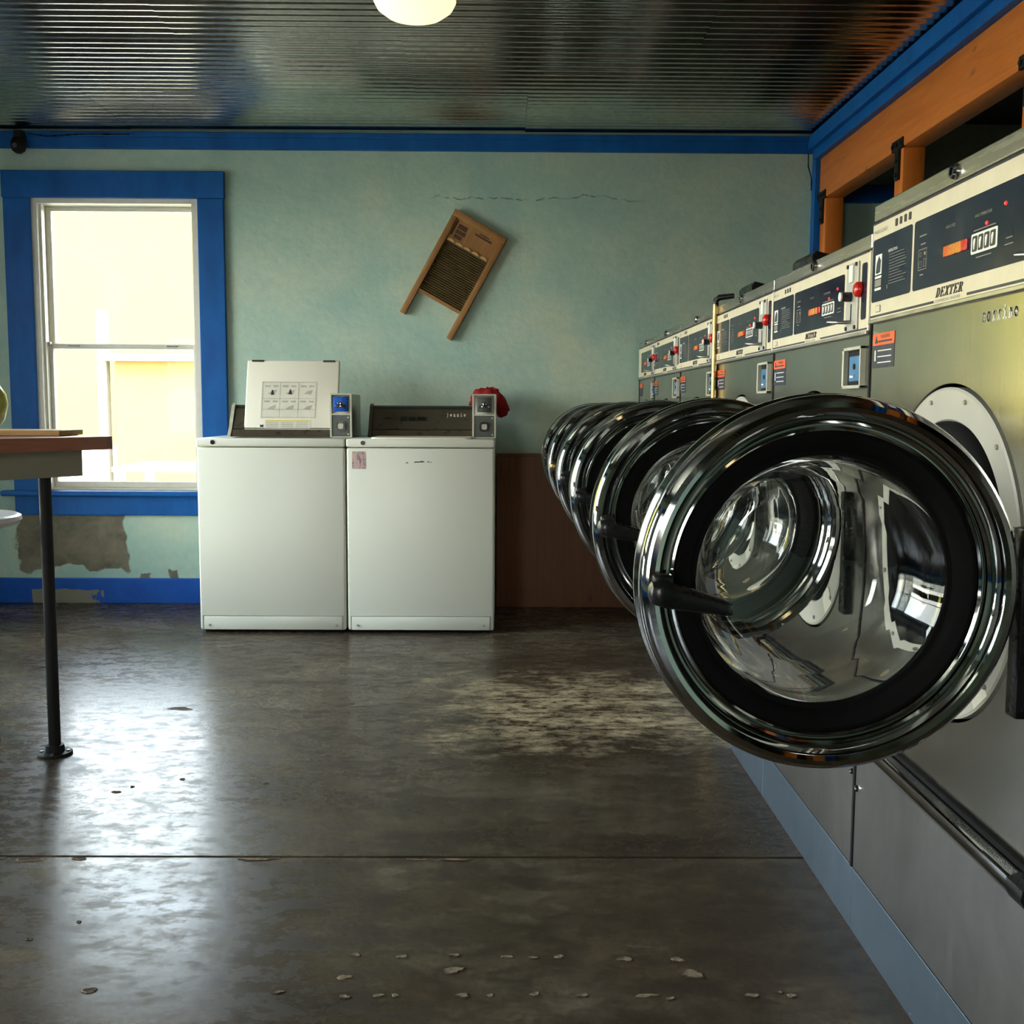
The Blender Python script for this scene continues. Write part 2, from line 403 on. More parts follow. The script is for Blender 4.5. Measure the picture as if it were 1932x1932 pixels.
# bold slab-serif capitals as filled polygons on a 1-unit cap height
def slab_caps(b, text, fn, x, z, h, adv, h0, h1, slant=.42):
    T = .17; t_ = .085
    def R_(x0, x1, y0, y1): return [(x0, y0), (x1, y0), (x1, y1), (x0, y1)]
    G = {
     'D': [R_(.0, .34, 0, t_), R_(.0, .34, 1 - t_, 1), R_(.08, .08 + T, 0, 1)],
     'E': [R_(.0, .62, 0, t_), R_(.0, .62, 1 - t_, 1), R_(.08, .08 + T, 0, 1), R_(.2, .44, .46, .46 + t_), R_(.54, .62, 0, .27), R_(.54, .62, .75, 1), R_(.38, .45, .38, .62)],
     'X': [[(.02, .03), (.12, .03), (.66, .97), (.56, .97)], [(.06, .97), (.26, .97), (.64, .03), (.44, .03)], R_(-.04, .24, 0, t_), R_(.38, .72, 0, t_), R_(-.02, .30, 1 - t_, 1), R_(.46, .70, 1 - t_, 1)],
     'T': [R_(.24, .24 + T, 0, 1), R_(.13, .53, 0, t_), R_(.0, .66, 1 - t_, 1), R_(.0, .08, .7, 1), R_(.58, .66, .7, 1)],
     'R': [R_(.0, .32, 0, t_), R_(.08, .08 + T, 0, 1), R_(.0, .34, 1 - t_, 1), R_(.2, .36, .47, .47 + t_), [(.30, .5), (.46, .5), (.66, .03), (.50, .03)], R_(.5, .74, 0, t_)],
    }
    for ch in text:
        polys = list(G[ch])
        if ch == 'D':
            o1 = arc(.32, .5, .34, .5, -90, 90, 12); i1 = arc(.32, .5, .17, .5 - t_, -90, 90, 12)
            for i in range(12): polys.append([o1[i], o1[i + 1], i1[i + 1], i1[i]])
        if ch == 'R':
            o1 = arc(.34, .735, .27, .265, -90, 90, 10); i1 = arc(.34, .735, .12, .265 - t_, -90, 90, 10)
            for i in range(10): polys.append([o1[i], o1[i + 1], i1[i + 1], i1[i]])
        for pl in polys:
            b.prism([(x + (px * 1.42 + slant * py) * h, z + py * h) for px, py in pl], fn, h0, h1)
        x += adv
def fontmesh(text, size, fn, x, z, h0, align='LEFT', shear=0., sx=1.):
    cu = bpy.data.curves.new('lettering', 'FONT'); cu.body = text; cu.size = size; cu.align_x = align; cu.shear = shear; cu.resolution_u = 2
    o = bpy.data.objects.new('lettering', cu); COL.objects.link(o)
    me = bpy.data.meshes.new_from_object(o); bpy.data.objects.remove(o); bpy.data.curves.remove(cu)
    for v in me.vertices: v.co = Vector(fn(x + v.co.x * sx, z + v.co.y, h0))
    me.materials.clear()
    return me

# ================================================================== SETTING
# floor: two poured slabs with an open joint between them
fl = struct(obj('floor', B().box(XL - WT, 3.6, YF - WT, YB + WT, -.12, -.03), 'joint_filler'), 'dark worn polished concrete floor')
JY = 2.386
obj('slab', B().box(XL, 3.6, JY + .006, YB, -.03, 0), 'concrete_floor', fl)
obj('slab', B().box(XL, 3.6, YF, JY - .005, -.03, 0), 'concrete_floor', fl)
def chip(x, y, rx, ry, mat, seed, n=22):
    rnd = random.Random(seed); ph1 = rnd.uniform(0, 6.3); ph2 = rnd.uniform(0, 6.3); b = B(); vs = []; cen = b.bm.verts.new((x, y, .0009))
    ring = []
    for i in range(n):
        a = 2 * PI * i / n; k = .82 + .16 * math.sin(2 * a + ph1) + .12 * math.sin(3 * a + ph2) + rnd.uniform(-.10, .10)
        ring.append(b.bm.verts.new((x + rx * k * math.cos(a), y + ry * k * math.sin(a), .0006)))
    rim = [b.bm.verts.new((x + (v.co.x - x) * .8, y + (v.co.y - y) * .8, .0022)) for v in ring]
    for i in range(n):
        b.bm.faces.new((ring[i], ring[(i + 1) % n], rim[(i + 1) % n], rim[i])).material_index = 1; b.bm.faces.new((rim[i], rim[(i + 1) % n], cen))
    o = obj('chip', b, mat, fl); o.data.materials.append(MT['chip_dark' if mat == 'chip_light' and seed % 2 else 'chip_light'])
for k, (x, y, rx, ry, mt) in enumerate([
    (-.925, 1.80, .018, .012, 'chip_dark'), (-.74, 1.815, .015, .011, 'chip_dark'), (-1.03, 1.80, .008, .005, 'chip_dark'), (-1.07, 1.805, .010, .005, 'chip_dark'),
    (-1.095, 2.366, .035, .014, 'chip_dark'), (-.98, 2.373, .024, .007, 'chip_dark'), (-1.17, 2.376, .03, .006, 'chip_dark'), (-.575, 2.370, .042, .010, 'chip_light'), (-.545, 2.376, .03, .006, 'chip_dark'),
    (-.11, 2.370, .04, .007, 'chip_light'), (-.2, 2.374, .03, .006, 'chip_dark'),
    (.355, 1.872, .023, .021, 'chip_light'), (.335, 1.925, .015, .009, 'chip_light'), (.235, 1.925, .017, .013, 'chip_light'),
    (.11, 1.935, .010, .008, 'chip_light'), (-.09, 1.885, .025, .014, 'chip_light'), (.01, 1.935, .013, .005, 'chip_light'), (-.09, 1.94, .014, .006, 'chip_light'), (-.19, 1.935, .011, .007, 'chip_light'),
    (-.07, 1.80, .018, .008, 'chip_light'), (.06, 1.805, .011, .006, 'chip_light'), (.145, 1.80, .014, .008, 'chip_light'), (.26, 1.80, .026, .006, 'chip_light'), (.30, 1.79, .012, .006, 'chip_light'),
    (-.02, 1.80, .008, .005, 'chip_light'), (.45, 1.80, .015, .009, 'chip_light'), (.52, 1.80, .012, .006, 'chip_light'), (.5, 1.81, .008, .004, 'chip_light'),
    (-.22, 1.80, .012, .006, 'chip_light'), (-.28, 1.795, .015, .007, 'chip_light'), (-.19, 1.80, .008, .005, 'chip_light'), (-.40, 1.81, .013, .006, 'chip_light'), (-.29, 1.86, .016, .009, 'chip_light'), (-.28, 1.94, .012, .008, 'chip_light'),
    (-1.12, 3.60, .05, .022, 'chip_dark'), (-.90, 2.90, .010, .008, 'chip_dark'), (-1.05, 2.80, .014, .008, 'chip_dark'), (-1.02, 2.84, .008, .006, 'chip_dark'),
    (-.66, 2.87, .012, .006, 'chip_dark'), (-.93, 2.0, .008, .005, 'chip_dark'), (-.86, 2.07, .006, .004, 'chip_dark'), (.06, 1.93, .012, .006, 'chip_light')]):
    chip(x, y, rx, ry, mt, k)

# back wall with its window opening (runs on behind the timber frame)
a0, a1, z0, z1 = WIN_BACK
b = B()
b.box(XL - WT, a0, YB, YB + WT, 0, ZC + .1); b.box(a1, 3.6, YB, YB + WT, 0, ZC + .1)
b.box(a0, a1, YB, YB + WT, 0, z0); b.box(a0, a1, YB, YB + WT, z1, ZC + .1)
struct(obj('wall_back', b, 'aqua_plaster'), 'aqua plaster back wall with bare patches')
def holed(axis, pos0, pos1, lo, hi, holes):
    b = B(); edges = [lo]
    def bx(u0, u1, z0, z1):
        if axis == 'x': b.box(pos0, pos1, u0, u1, z0, z1)
        else: b.box(u0, u1, pos0, pos1, z0, z1)
    cur = lo
    for (u0, u1, h0, h1) in holes:
        bx(cur, u0, 0, ZC + .1); bx(u0, u1, 0, h0); bx(u0, u1, h1, ZC + .1); cur = u1
    bx(cur, hi, 0, ZC + .1)
    return b
struct(obj('wall_left', holed('x', XL - WT, XL, YF - WT, YB + WT, WIN_LEFT), 'aqua_plaster'))
struct(obj('wall_front', holed('y', YF - WT, YF, XL - WT, 3.6, WIN_FRONT), 'aqua_plaster'))
# roof slab above the corrugated sheets and the sheets themselves
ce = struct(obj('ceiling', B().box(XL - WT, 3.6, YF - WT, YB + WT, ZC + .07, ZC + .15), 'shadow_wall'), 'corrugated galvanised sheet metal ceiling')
PITCH = .0580; NC = 12; ROW = PITCH * NC
def sheet_mesh(L):
    b = B(); prof = []
    n = NC * 8 + 4
    for i in range(n + 1):
        y = i * PITCH / 8; prof.append((y, (.0058) * math.cos(2 * PI * y / PITCH)))
    A = [b.bm.verts.new((0, y, z)) for y, z in prof]; Cc = [b.bm.verts.new((L, y, z)) for y, z in prof]
    for i in range(n): b.bm.faces.new((A[i], Cc[i], Cc[i + 1], A[i + 1]))
    me = b.done(60); me.materials.append(MT['galvanised_sheet']); return me
cache = {}
rnd = random.Random(3)
y = YB - ROW; row = 0
while y > YF - ROW:
    cuts = [XL] + ([-1.95, .1] if row % 3 == 0 else [-2.2, -.4] if row % 3 == 1 else [-1.25, .75]) + [XR + .02]
    for xa, xb in zip(cuts, cuts[1:]):
        L = round(xb - xa + .05, 3)
        if L not in cache: cache[L] = sheet_mesh(L)
        o = obj('ceiling_sheet', cache[L], 'galvanised_sheet', ce)
        o.location = (xa, y, ZC + .012 + rnd.uniform(0, .006)); o.rotation_euler = (R(rnd.uniform(-.35, .35)), R(rnd.uniform(-.12, .12)), 0)
    y -= ROW; row += 1

# right wall: knee wall, fir beam on posts, dark room beyond
wr = struct(empty('wall_right', (XR, 0, 0)), 'open timber frame of orange fir beam and posts above a low wall')
obj('knee_wall', B().box(.02, .10, YF, YB - .01, 0, 1.25), 'aqua_plaster', wr)
obj('beam', B().box(0, .10, YF + .02, YB - .06, 2.10, 2.31, .006), 'fir_beam', wr, 40)
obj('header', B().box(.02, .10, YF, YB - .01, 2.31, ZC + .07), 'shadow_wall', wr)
pb = B().box(.005, .095, -.045, .045, 1.25, 2.10, .005).done(40)
POSTS = [5.465, 4.43, 3.345, 2.3, 1.2, .1, -1.2]
for py in POSTS:
    o = obj('post', pb, 'fir_post', wr); o.location = (0, py, 0)
def bracket():
    b = B()
    b.prism([(-.06, 2.125), (.06, 2.125), (.06, 2.085), (.02, 2.085), (.02, 1.965), (-.02, 1.965), (-.02, 2.085), (-.06, 2.085)], lambda u, z, h: (h, u, z), -.006, .006)
    for (u, z) in ((-.045, 2.105), (.045, 2.105), (0, 2.04), (0, 1.985), (0, 2.105)): b.cyl((-.012, u, z), (-.004, u, z), .009, seg=8)
    return b.done()
bk = bracket()
for py in POSTS:
    o = obj('bracket', bk, 'black_iron', wr); o.location = (0, py, .012)
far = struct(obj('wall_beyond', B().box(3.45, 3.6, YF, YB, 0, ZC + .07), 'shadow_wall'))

# blue trims
t1 = struct(obj('trim_1', B().box(XL, XR - .02, YB - .028, YB, 2.345, ZC - .001, .004).box(XL, XR - .02, YB - .04, YB, ZC - .03, ZC - .004, .004), 'blue_paint'), 'blue painted trim along the top of the back wall')
t2 = struct(obj('trim_2', B().box(XR - .03, XR + .01, YF, YB - .02, 2.31, 2.36, .004).box(XR - .055, XR + .01, YF, YB - .02, 2.36, ZC - .002, .006), 'blue_paint'), 'blue painted trim between timber beam and ceiling')
t3 = struct(obj('trim_3', B().box(XR - .025, XR + .03, YB - .055, YB - .002, .9, 2.31, .004), 'blue_paint'), 'blue painted corner board')
t4 = struct(obj('trim_4', B().box(XR + .11, 3.45, YB - .028, YB - .001, 2.1, 2.19, .004), 'blue_paint'))
struct(obj('baseboard_back', B().box(XL, 1.55, YB - .018, YB, 0, .135, .004), 'blue_paint_flaked'), 'blue baseboard with flaking paint')
struct(obj('baseboard_left', B().box(XL, XL + .018, YF, YB - .02, 0, .135, .004), 'blue_paint'))

# windows
def window(name, a0, a1, z0, z1, place, label, nsash=1):
    """built facing -y at the inner wall face (local y=0); place = (loc, rot z)"""
    r = empty(name, place[0], place[1]); struct(r, label)
    cw = .135
    obj('casing', B().box(a0 - cw, a0, -.024, 0, z0 - .02, z1 + .0, .004), 'blue_paint', r)
    obj('casing', B().box(a1, a1 + cw, -.024, 0, z0 - .02, z1 + .0, .004), 'blue_paint', r)
    obj('head_casing', B().box(a0 - cw - .005, a1 + cw + .005, -.028, 0, z1, z1 + cw, .004), 'blue_paint', r)
    obj('sill', B().box(a0 - cw - .06, a1 + cw + .06, -.06, .03, z0 - .028, z0, .008), 'blue_paint', r)
    obj('apron', B().box(a0 - cw, a1 + cw, -.022, 0, z0 - .13, z0 - .028, .004), 'blue_paint', r)
    b = B(); b.box(a0, a0 + .03, -.004, WT, z0, z1); b.box(a1 - .03, a1, -.004, WT, z0, z1); b.box(a0 + .03, a1 - .03, -.004, WT, z1 - .025, z1); b.box(a0 + .03, a1 - .03, .03, WT, z0, z0 + .012)
    obj('jamb', b, 'sash_white', r)
    b = B(); b.box(a0 + .03, a0 + .042, .02, .055, z0, z1 - .025); b.box(a1 - .042, a1 - .03, .02, .055, z0, z1 - .025); obj('stop_bead', b, 'sash_white', r)
    zm = (z0 + z1) / 2 - .01
    def sash(nm, y0, y1, s0, s1, st, bt, tp):
        b = B(); x0, x1 = a0 + .03, a1 - .03
        b.box(x0, x0 + st, y0, y1, s0, s1, .003); b.box(x1 - st, x1, y0, y1, s0, s1, .003)
        b.box(x0 + st, x1 - st, y0 + .002, y1 - .002, s0, s0 + bt, .003); b.box(x0 + st, x1 - st, y0 + .002, y1 - .002, s1 - tp, s1, .003)
        so = obj(nm, b, 'sash_white', r, 40)
        obj('pane', B().box(x0 + st - .005, x1 - st + .005, (y0 + y1) / 2 - .001, (y0 + y1) / 2 + .001, s0 + bt - .005, s1 - tp + .005), 'window_glass', so)
        return so
    sash('upper_sash', .095, .125, zm, z1 - .025, .028, .03, .022)
    lo = sash('lower_sash', .058, .090, z0 + .012, zm + .025, .03, .03, .025)
    for fx in (.2, .8):
        x = a0 + (a1 - a0) * fx
        obj('sash_lift', B().box(x - .03, x + .03, .052, .060, zm + .012, zm + .02, .002), 'steel_dull', lo)
    obj('sash_lock', B().box(a0 + .035, a0 + .055, .04, .06, zm + .012, zm + .034, .003), 'steel_dull', lo)
    return r
a0, a1, z0, z1 = WIN_BACK
window('window_1', a0, a1, z0, z1, ((0, YB, 0), 0), 'sash window in broad blue casing, bright daylight outside')
for i, (u0, u1, z0, z1) in enumerate(WIN_LEFT): window('window_%d' % (2 + i), u0, u1, z0, z1, ((XL, 0, 0), PI / 2), None)
for i, (u0, u1, z0, z1) in enumerate(WIN_FRONT): window('window_%d' % (4 + i), -u1, -u0, z0, z1, ((0, YF, 0), PI), None)

# outside the back window
og = struct(obj('ground_outside', B().box(-40, 40, YB + WT + .01, 45, -.3, -.15), 'outside_ground'))
struct(obj('ground_outside', B().box(-45, XL - WT - .01, -40, YB + WT, -.3, -.15), 'outside_ground'))
struct(obj('ground_outside', B().box(XL - WT, 40, -40, YF - WT - .01, -.3, -.15), 'outside_ground'))
hs = empty('cream_backdrop_house', (-9.0, 32.0, -.15)); tag(hs, 'added sunlit house front that tints the bright back window cream', 'house')  # added house, placed and sized to tint the window and clear the floor glare
obj('wall', B().box(-14, 14, 0, .3, 0, 7.5), 'facade_cream_tint', hs)
obj('roof', B().box(-14.4, 14.4, -.25, 3, 7.5, 7.8), 'outside_grey', hs)
sh = empty('garden_shed', (-5.2, 16.0, -.15)); tag(sh, 'faint orange shed beyond the lower window pane', 'shed')
obj('wall', B().box(-.62, 2.2, 0, 1.8, 0, 1.85, .01), 'outside_orange', sh)
obj('roof', B().box(-.75, 2.35, -.2, 2.0, 1.85, 1.95), 'outside_pale', sh)
obj('corner_post', B().box(-.86, -.72, -.05, .1, 0, 2.6), 'outside_grey', sh)
ot = empty('outdoor_table', (-2.62, 8.3, -.15)); tag(ot, 'pale outdoor table beyond the lower window pane', 'table')
obj('tabletop', B().box(-.30, .95, -.4, .4, .70, .74, .006), 'outside_pale', ot)
for sx, sy in ((-.26, -.33), (-.26, .33), (.88, -.33), (.88, .33)): obj('leg', B().box(sx - .03, sx + .03, sy - .03, sy + .03, 0, .70), 'sash_white', ot)

# ================================================================== FRONT-LOADING WASHERS
XF = .703
def face(y, z, h): return (h, y, z)          # text along +y, up +z, out +x (machine frame)
def front_with_hole(y0, y1, z0, z1, cy, cz, r, x0, x1, n=96):
    b = B(); ang = [2 * PI * i / n for i in range(n)]
    for cyy, czz in ((y0, z0), (y1, z0), (y1, z1), (y0, z1)):
        a = math.atan2(czz - cz, cyy - cy) % (2 * PI); k = min(range(n), key=lambda i: abs((ang[i] - a + PI) % (2 * PI) - PI)); ang[k] = a
    rows = []
    for a in ang:
        c, s_ = math.cos(a), math.sin(a); t_ = 1e9
        if c > 1e-9: t_ = min(t_, (y1 - cy) / c)
        if c < -1e-9: t_ = min(t_, (y0 - cy) / c)
        if s_ > 1e-9: t_ = min(t_, (z1 - cz) / s_)
        if s_ < -1e-9: t_ = min(t_, (z0 - cz) / s_)
        mk = lambda rr, x: b.bm.verts.new((x, cy + rr * c, cz + rr * s_))
        rows.append((mk(r, x0), mk(r, x1), mk(t_, x1), mk(t_, x0)))
    for i in range(n):
        A, C_ = rows[i], rows[(i + 1) % n]
        for k in range(4): b.bm.faces.new((A[k], A[(k + 1) % 4], C_[(k + 1) % 4], C_[k]))
    return b
def disc(y, z, r, x0, x1, seg=20): return B().cyl((x0, y, z), (x1, y, z), r, seg=seg)

def washer(Yc, Wd, ztop, zstrip, zpan, label, size='std', handle='black_plastic', flap=False, open_deg=90., name=None, detail=True):
    g = .005; h = Wd / 2 - g
    r = empty('front_load_washer', (XF, Yc, 0), PI)
    tag(r, label, 'washer', 'stainless front-loading washers in a row')
    DZ = .82; RO = .268
    # cabinet: open-fronted shell
    b = B(); D = -.66
    b.box(D, -.014, -h, -h + .012, .13, zstrip); b.box(D, -.014, h - .012, h, .13, zstrip); b.box(D, -.02, -h + .012, h - .012, zstrip - .03, zstrip - .018)
    b.box(D, D + .012, -h + .012, h - .012, .13, zstrip - .03); b.box(D + .012, -.014, -h + .012, h - .012, .13, .142)
    cab = obj('cabinet', b, 'stainless_steel', r)
    fp = obj('front_panel', front_with_hole(-h, h, .415, zpan - .004, 0, DZ, RO, -.014, 0.), 'stainless_steel', r, 30)
    lp = obj('lower_panel', B().box(-.014, -.001, -h, h, .131, .408, .002), 'stainless_scuffed', r)
    for sy in (-1, 1): obj('screw', B().lathe([(0, .006), (.005, .004), (.007, 0)], (0, sy * (h - .012), .31 + .012 * sy), (1, 0, 0), (0, 1, 0), (0, 0, 1), 10), 'chrome', lp, 40)
    obj('kick_plate', B().box(D, -.002, -Wd / 2 + .0008, Wd / 2 - .0008, .0, .128, .001), 'galvanised_kick', r)
    obj('joint_strip', B().box(-.03, .002, -h - 2 * g + .0006, -h - .0006, .131, zstrip - .004), 'dark_void', r)
    # chrome bumper rail across the front
    prof = [(.0, .390), (.010, .392), (.022, .400), (.028, .412), (.026, .424), (.012, .430), (.0, .432)]
    b = B(); b.prism([(x, z) for x, z in prof], lambda x, z, hh: (x, hh, z), -h + .01, h - .055); rail = obj('bumper_rail', b, 'chrome', r, 50)
    b = B(); b.prism([(x * 1.06, .411 + (z - .411) * 1.06) for x, z in prof], lambda x, z, hh: (x, hh, z), h - .055, h - .01); obj('end_cap', b, 'black_plastic', rail, 50)
    obj('rail_dark_strip', B().box(-.001, .008, -h + .01, h - .012, .4325, .4425, .002), 'black_rubber', rail)  # black edging strip, added to cover a bright reflection line above the rail
    # port: bezel ring, rubber boot, drum
    ax = dict(axis=(1, 0, 0), u=(0, 1, 0), v=(0, 0, 1))
    o = (0, 0, DZ)
    bz = obj('port_ring', B().lathe([(.262, -.012), (.262, .002), (.258, .004), (.212, .001), (.206, -.006), (.206, -.03)], o, seg=96, **ax), 'stainless_bezel', r, 30)
    for k in range(12):
        a = 2 * PI * (k + .5) / 12
        obj('screw', disc(.246 * math.cos(a), DZ + .246 * math.sin(a), .004, .002, .006, 8), 'steel_dull', bz)
    obj('port_label', B().box(.0035, .0042, -.02, .03, -.02, .02, mat=Matrix.Translation((0, .238 * math.cos(R(-52)), DZ + .238 * math.sin(R(-52)))) @ Matrix.Rotation(R(-52 + 90), 4, 'X')), 'paper_white', bz)
    obj('rubber_boot', B().lathe([(.209, -.03), (.209, .004), (.204, .014), (.196, .016), (.190, .008), (.186, .010), (.180, .004), (.178, -.02), (.188, -.04), (.176, -.055), (.176, -.09)], o, seg=72, **ax), 'black_rubber', r, 50)
    drum = B().lathe([(.262, -.02), (.262, -.05), (.178, -.06), (.235, -.09), (.24, -.12), (.24, -.44), (.0, -.46)], o, seg=48, **ax)
    dr = obj('drum', drum, 'drum_steel', r, 40)
    b = B()
    for k in range(48):
        for j in range(9):
            a = 2 * PI * (k + .5 * (j % 2)) / 48; x = -.14 - j * .032
            b.cyl((x, .2392 * math.cos(a), DZ + .2392 * math.sin(a)), (x, .2385 * math.cos(a), DZ + .2385 * math.sin(a)), .005, seg=5)
    pf = obj('perforation', b, 'dark_void', dr); pf['kind'] = 'stuff'
    for k in range(3):
        a = 2 * PI * k / 3 + .4
        obj('lifter', B().box(-.42, -.12, -.02, .02, .19, .238, .01, mat=Matrix.Translation((0, 0, DZ)) @ Matrix.Rotation(a, 4, 'X')), 'drum_steel', dr)
    # control fascia
    f = obj('fascia', B().box(-.03, .006, -h, h, zpan, zstrip - .003, .003), 'cream_fascia', r)
    obj('trim_lip', B().box(-.02, .010, -h, h, zpan - .004, zpan + .003, .001), 'steel_dull', f)
    fh = zstrip - zpan; k = fh / .188
    Z = lambda z: zpan + (z - 1.212) * k
    X0 = .0062; X1 = .0070; X2 = .0076
    YS = lambda y: max(-h + .006, y)
    b = B(); b.box(X0 - .001, X1, -h + .004, h - .004, Z(1.3925), Z(1.3955)); b.box(X0 - .001, X1, -h + .004, -.068, Z(1.2185), Z(1.2225)); b.box(X0 - .001, X1, .058, h - .004, Z(1.2185), Z(1.2225))
    obj('pinstripe', b, 'navy_print', f)
    if -.362 > -h:
        ip = obj('instruction_panel', B().prism(rrect(-.362, -.170, Z(1.247), Z(1.364), .006), face, X0 - .001, X1), 'navy_film', f)
        xs = 0.
    else: ip = None
    ml = max(-.159, -h + .006)
    mp = obj('display_panel', B().prism(rrect(ml, .215 + (.06 if size == 'maxi' else 0), Z(1.247), Z(1.364), .006), face, X0 - .001, X1), 'navy_film', f)
    if ip:
        b = B(); b.box(X1 - .0005, X2, -.345, -.312, Z(1.297), Z(1.334)); obj('pictogram', b, 'white_print', ip)
        b = B(); b.prism([(-.341, Z(1.300)), (-.318, Z(1.300)), (-.316, Z(1.322)), (-.326, Z(1.331)), (-.337, Z(1.318))], face, X2 - .0003, X2 + .0004); b.box(X2 - .0003, X2 + .0004, -.334, -.329, Z(1.299), Z(1.302)); obj('pictogram_figure', b, 'navy_print', ip)
        b = B()
        for i in range(2): b.box(X1 - .0005, X2, -.345, -.312, Z(1.290 - i * .022), Z(1.2945 - i * .022))
        obj('pictogram_bar', b, 'white_print', ip)
        obj('pictogram_text', B().box(X1 - .0005, X2, -.345, -.312, Z(1.275), Z(1.288)), 'grey_print', ip)
        obj('lettering', fontmesh('INSTRUCTIONS', .0072 * k, face, -.280, Z(1.331), X2, sx=.9), 'white_print', ip)
        b = B(); rn = random.Random(5)
        for i in range(11):
            b.box(X1 - .0005, X2, -.274, -.274 + rn.uniform(.045, .085), Z(1.3255 - i * .0052), Z(1.3255 - i * .0052) + .0009)
        b.box(X1 - .0005, X2, -.282, -.279, Z(1.266), Z(1.273)); obj('small_print', b, 'grey_print', ip)
        obj('lettering', fontmesh('MAXI LOAD' if size == 'maxi' else 'TRIPLE LOAD', .0105 * k, face, -.360, Z(1.374), X1, sx=1.22 if size == 'maxi' else 1.0), 'grey_print', f)
        b = B()
        for i in range(4 if size == 'maxi' else 3):
            y = -.252 + i * .021; b.prism(rrect(y, y + .010, Z(1.3735), Z(1.3865), .002), face, X0 - .001, X1)
        obj('load_icon', b, 'dark_print', f)
        b = B(); b.prism(rrect(-.337, -.313, Z(1.227), Z(1.240), .002), face, X0 - .001, X1); lab = obj('approval_mark', b, 'grey_print', f)
        obj('approval_field', B().box(X1 - .0002, X1 + .0004, -.335, -.315, Z(1.2285), Z(1.2388)), 'cream_fascia', lab)
    # dispenser diagram
    b = B()
    y0, y1, za, zb = -.137, -.101, Z(1.279), Z(1.314)
    for (p, q, u, v) in ((y0, y1, za, za + .0012), (y0, y1, zb - .0012, zb), (y0, y0 + .0012, za, zb), (y1 - .0012, y1, za, zb),
                         (y0 + .004, y0 + .015, za + .004, za + .005), (y0 + .004, y0 + .015, za + .014, za + .015), (y0 + .004, y0 + .005, za + .004, za + .015), (y0 + .014, y0 + .015, za + .004, za + .015),
                         (y0 + .005, y0 + .013, zb - .012, zb - .011), (y0 + .005, y0 + .013, zb - .006, zb - .005), (y0 + .005, y0 + .006, zb - .012, zb - .005), (y0 + .012, y0 + .013, zb - .012, zb - .005),
                         (y1 - .013, y1 - .004, za + .004, za + .005), (y1 - .013, y1 - .004, za + .017, za + .018), (y1 - .013, y1 - .012, za + .004, za + .018), (y1 - .005, y1 - .004, za + .004, za + .018), (y1 - .012, y1 - .005, zb - .011, zb - .006)):
        if p > ml: b.box(X1 - .0005, X2, p, q, u, v)
    b.box(X1 - .0005, X2, -.128, -.108, Z(1.321), Z(1.323)); b.box(X1 - .0005, X2, -.134, -.105, Z(1.335), Z(1.337)); b.box(X1 - .0005, X2, -.128, -.113, Z(1.270), Z(1.272))
    obj('dispenser_diagram', b, 'grey_print', mp)
    obj('lettering', fontmesh('WASH CYCLE', .0068 * k, face, -.028, Z(1.331), X2, sx=.85), 'grey_print', mp)
    obj('lettering', fontmesh('WASH TEMPERATURE', .0068 * k, face, .076, Z(1.330), X2, sx=.85), 'grey_print', mp)
    for i, mt in enumerate(('orange_button', 'amber_button', 'amber_button', 'red_plastic')):
        y = -.030 + i * .0218
        obj('cycle_button', B().box(X1 - .001, X1 + .003, y, y + .0208, Z(1.287), Z(1.304), .0012), mt, mp)
    wb = obj('temperature_keypad', B().prism(rrect(.067, .152, Z(1.277), Z(1.307), .003), face, X1 - .0005, X2), 'white_print', mp)
    b = B()
    for i in range(4):
        y = .0715 + i * .0195
        b.prism(rrect(y, y + .0165, Z(1.2805), Z(1.3035), .0025), face, X2 - .0005, X2 + .0004)
    obj('key', b, 'dark_print', wb)
    b = B()
    for i in range(4):
        y = .0715 + i * .0195 + .005
        b.prism([(y, Z(1.284)), (y + .003, Z(1.284)), (y + .0065, Z(1.299)), (y + .0015, Z(1.300)), (y - .0015, Z(1.296))], face, X2 + .0002, X2 + .0008)
    obj('key_symbol', b, 'white_print', wb)
    for (y, z) in ((.116, 1.3165), (.1725, 1.334)):
        obj('indicator_light', B().lathe([(0, .0024), (.0022, .0018), (.0031, 0)], (X1, y, Z(z)), (1, 0, 0), (0, 1, 0), (0, 0, 1), 10), 'red_led', mp)
    b = B(); b.box(X1 - .0005, X2, .074, .145, Z(1.3105), Z(1.312)); b.box(X1 - .0005, X2, .085, .135, Z(1.270), Z(1.2715)); b.box(X1 - .0005, X2, .175, .2, Z(1.275), Z(1.2765)); b.box(X1 - .0005, X2, .178, .197, Z(1.284), Z(1.2855)); obj('small_print', b, 'grey_print', mp)['kind'] = 'stuff'
    # maker's lettering
    b = B(); slab_caps(b, 'DEXTER', face, -.060, Z(1.2265), .0150 * k, .0171 * k, X0 - .0005, X1); obj('lettering', b, 'dark_print', f)
    obj('lettering', fontmesh('COMMERCIAL WASHER', .0072 * k, face, -.064, Z(1.2180), X1, sx=1.32), 'grey_print', f)
    # coin slide on the near end of the fascia
    q = .052 if size == 'maxi' else 0.
    cs = obj('coin_plate', B().box(X0, X0 + .004, .238 + q, .308 + q * .9, Z(1.222), Z(1.382), .002), 'stainless_bezel', f)
    for (y, z) in ((.247, 1.375), (.299, 1.375), (.247, 1.229), (.299, 1.229)): obj('screw', disc(y + q, Z(z), .004, X0 + .004, X0 + .007, 8), 'dark_print', cs)
    obj('coin_insert', B().box(X0 + .003, X0 + .008, .262 + q, .285 + q, Z(1.335), Z(1.376), .0015), 'white_print', cs)
    obj('coin_knob', B().cyl((X0 + .003, .270 + q, Z(1.302)), (X0 + .024, .270 + q, Z(1.302)), .010, seg=14), 'black_plastic', cs, 40)
    obj('knob_cap', B().cyl((X0 + .024, .270 + q, Z(1.302)), (X0 + .027, .270 + q, Z(1.302)), .009, seg=14), 'white_print', cs, 40)
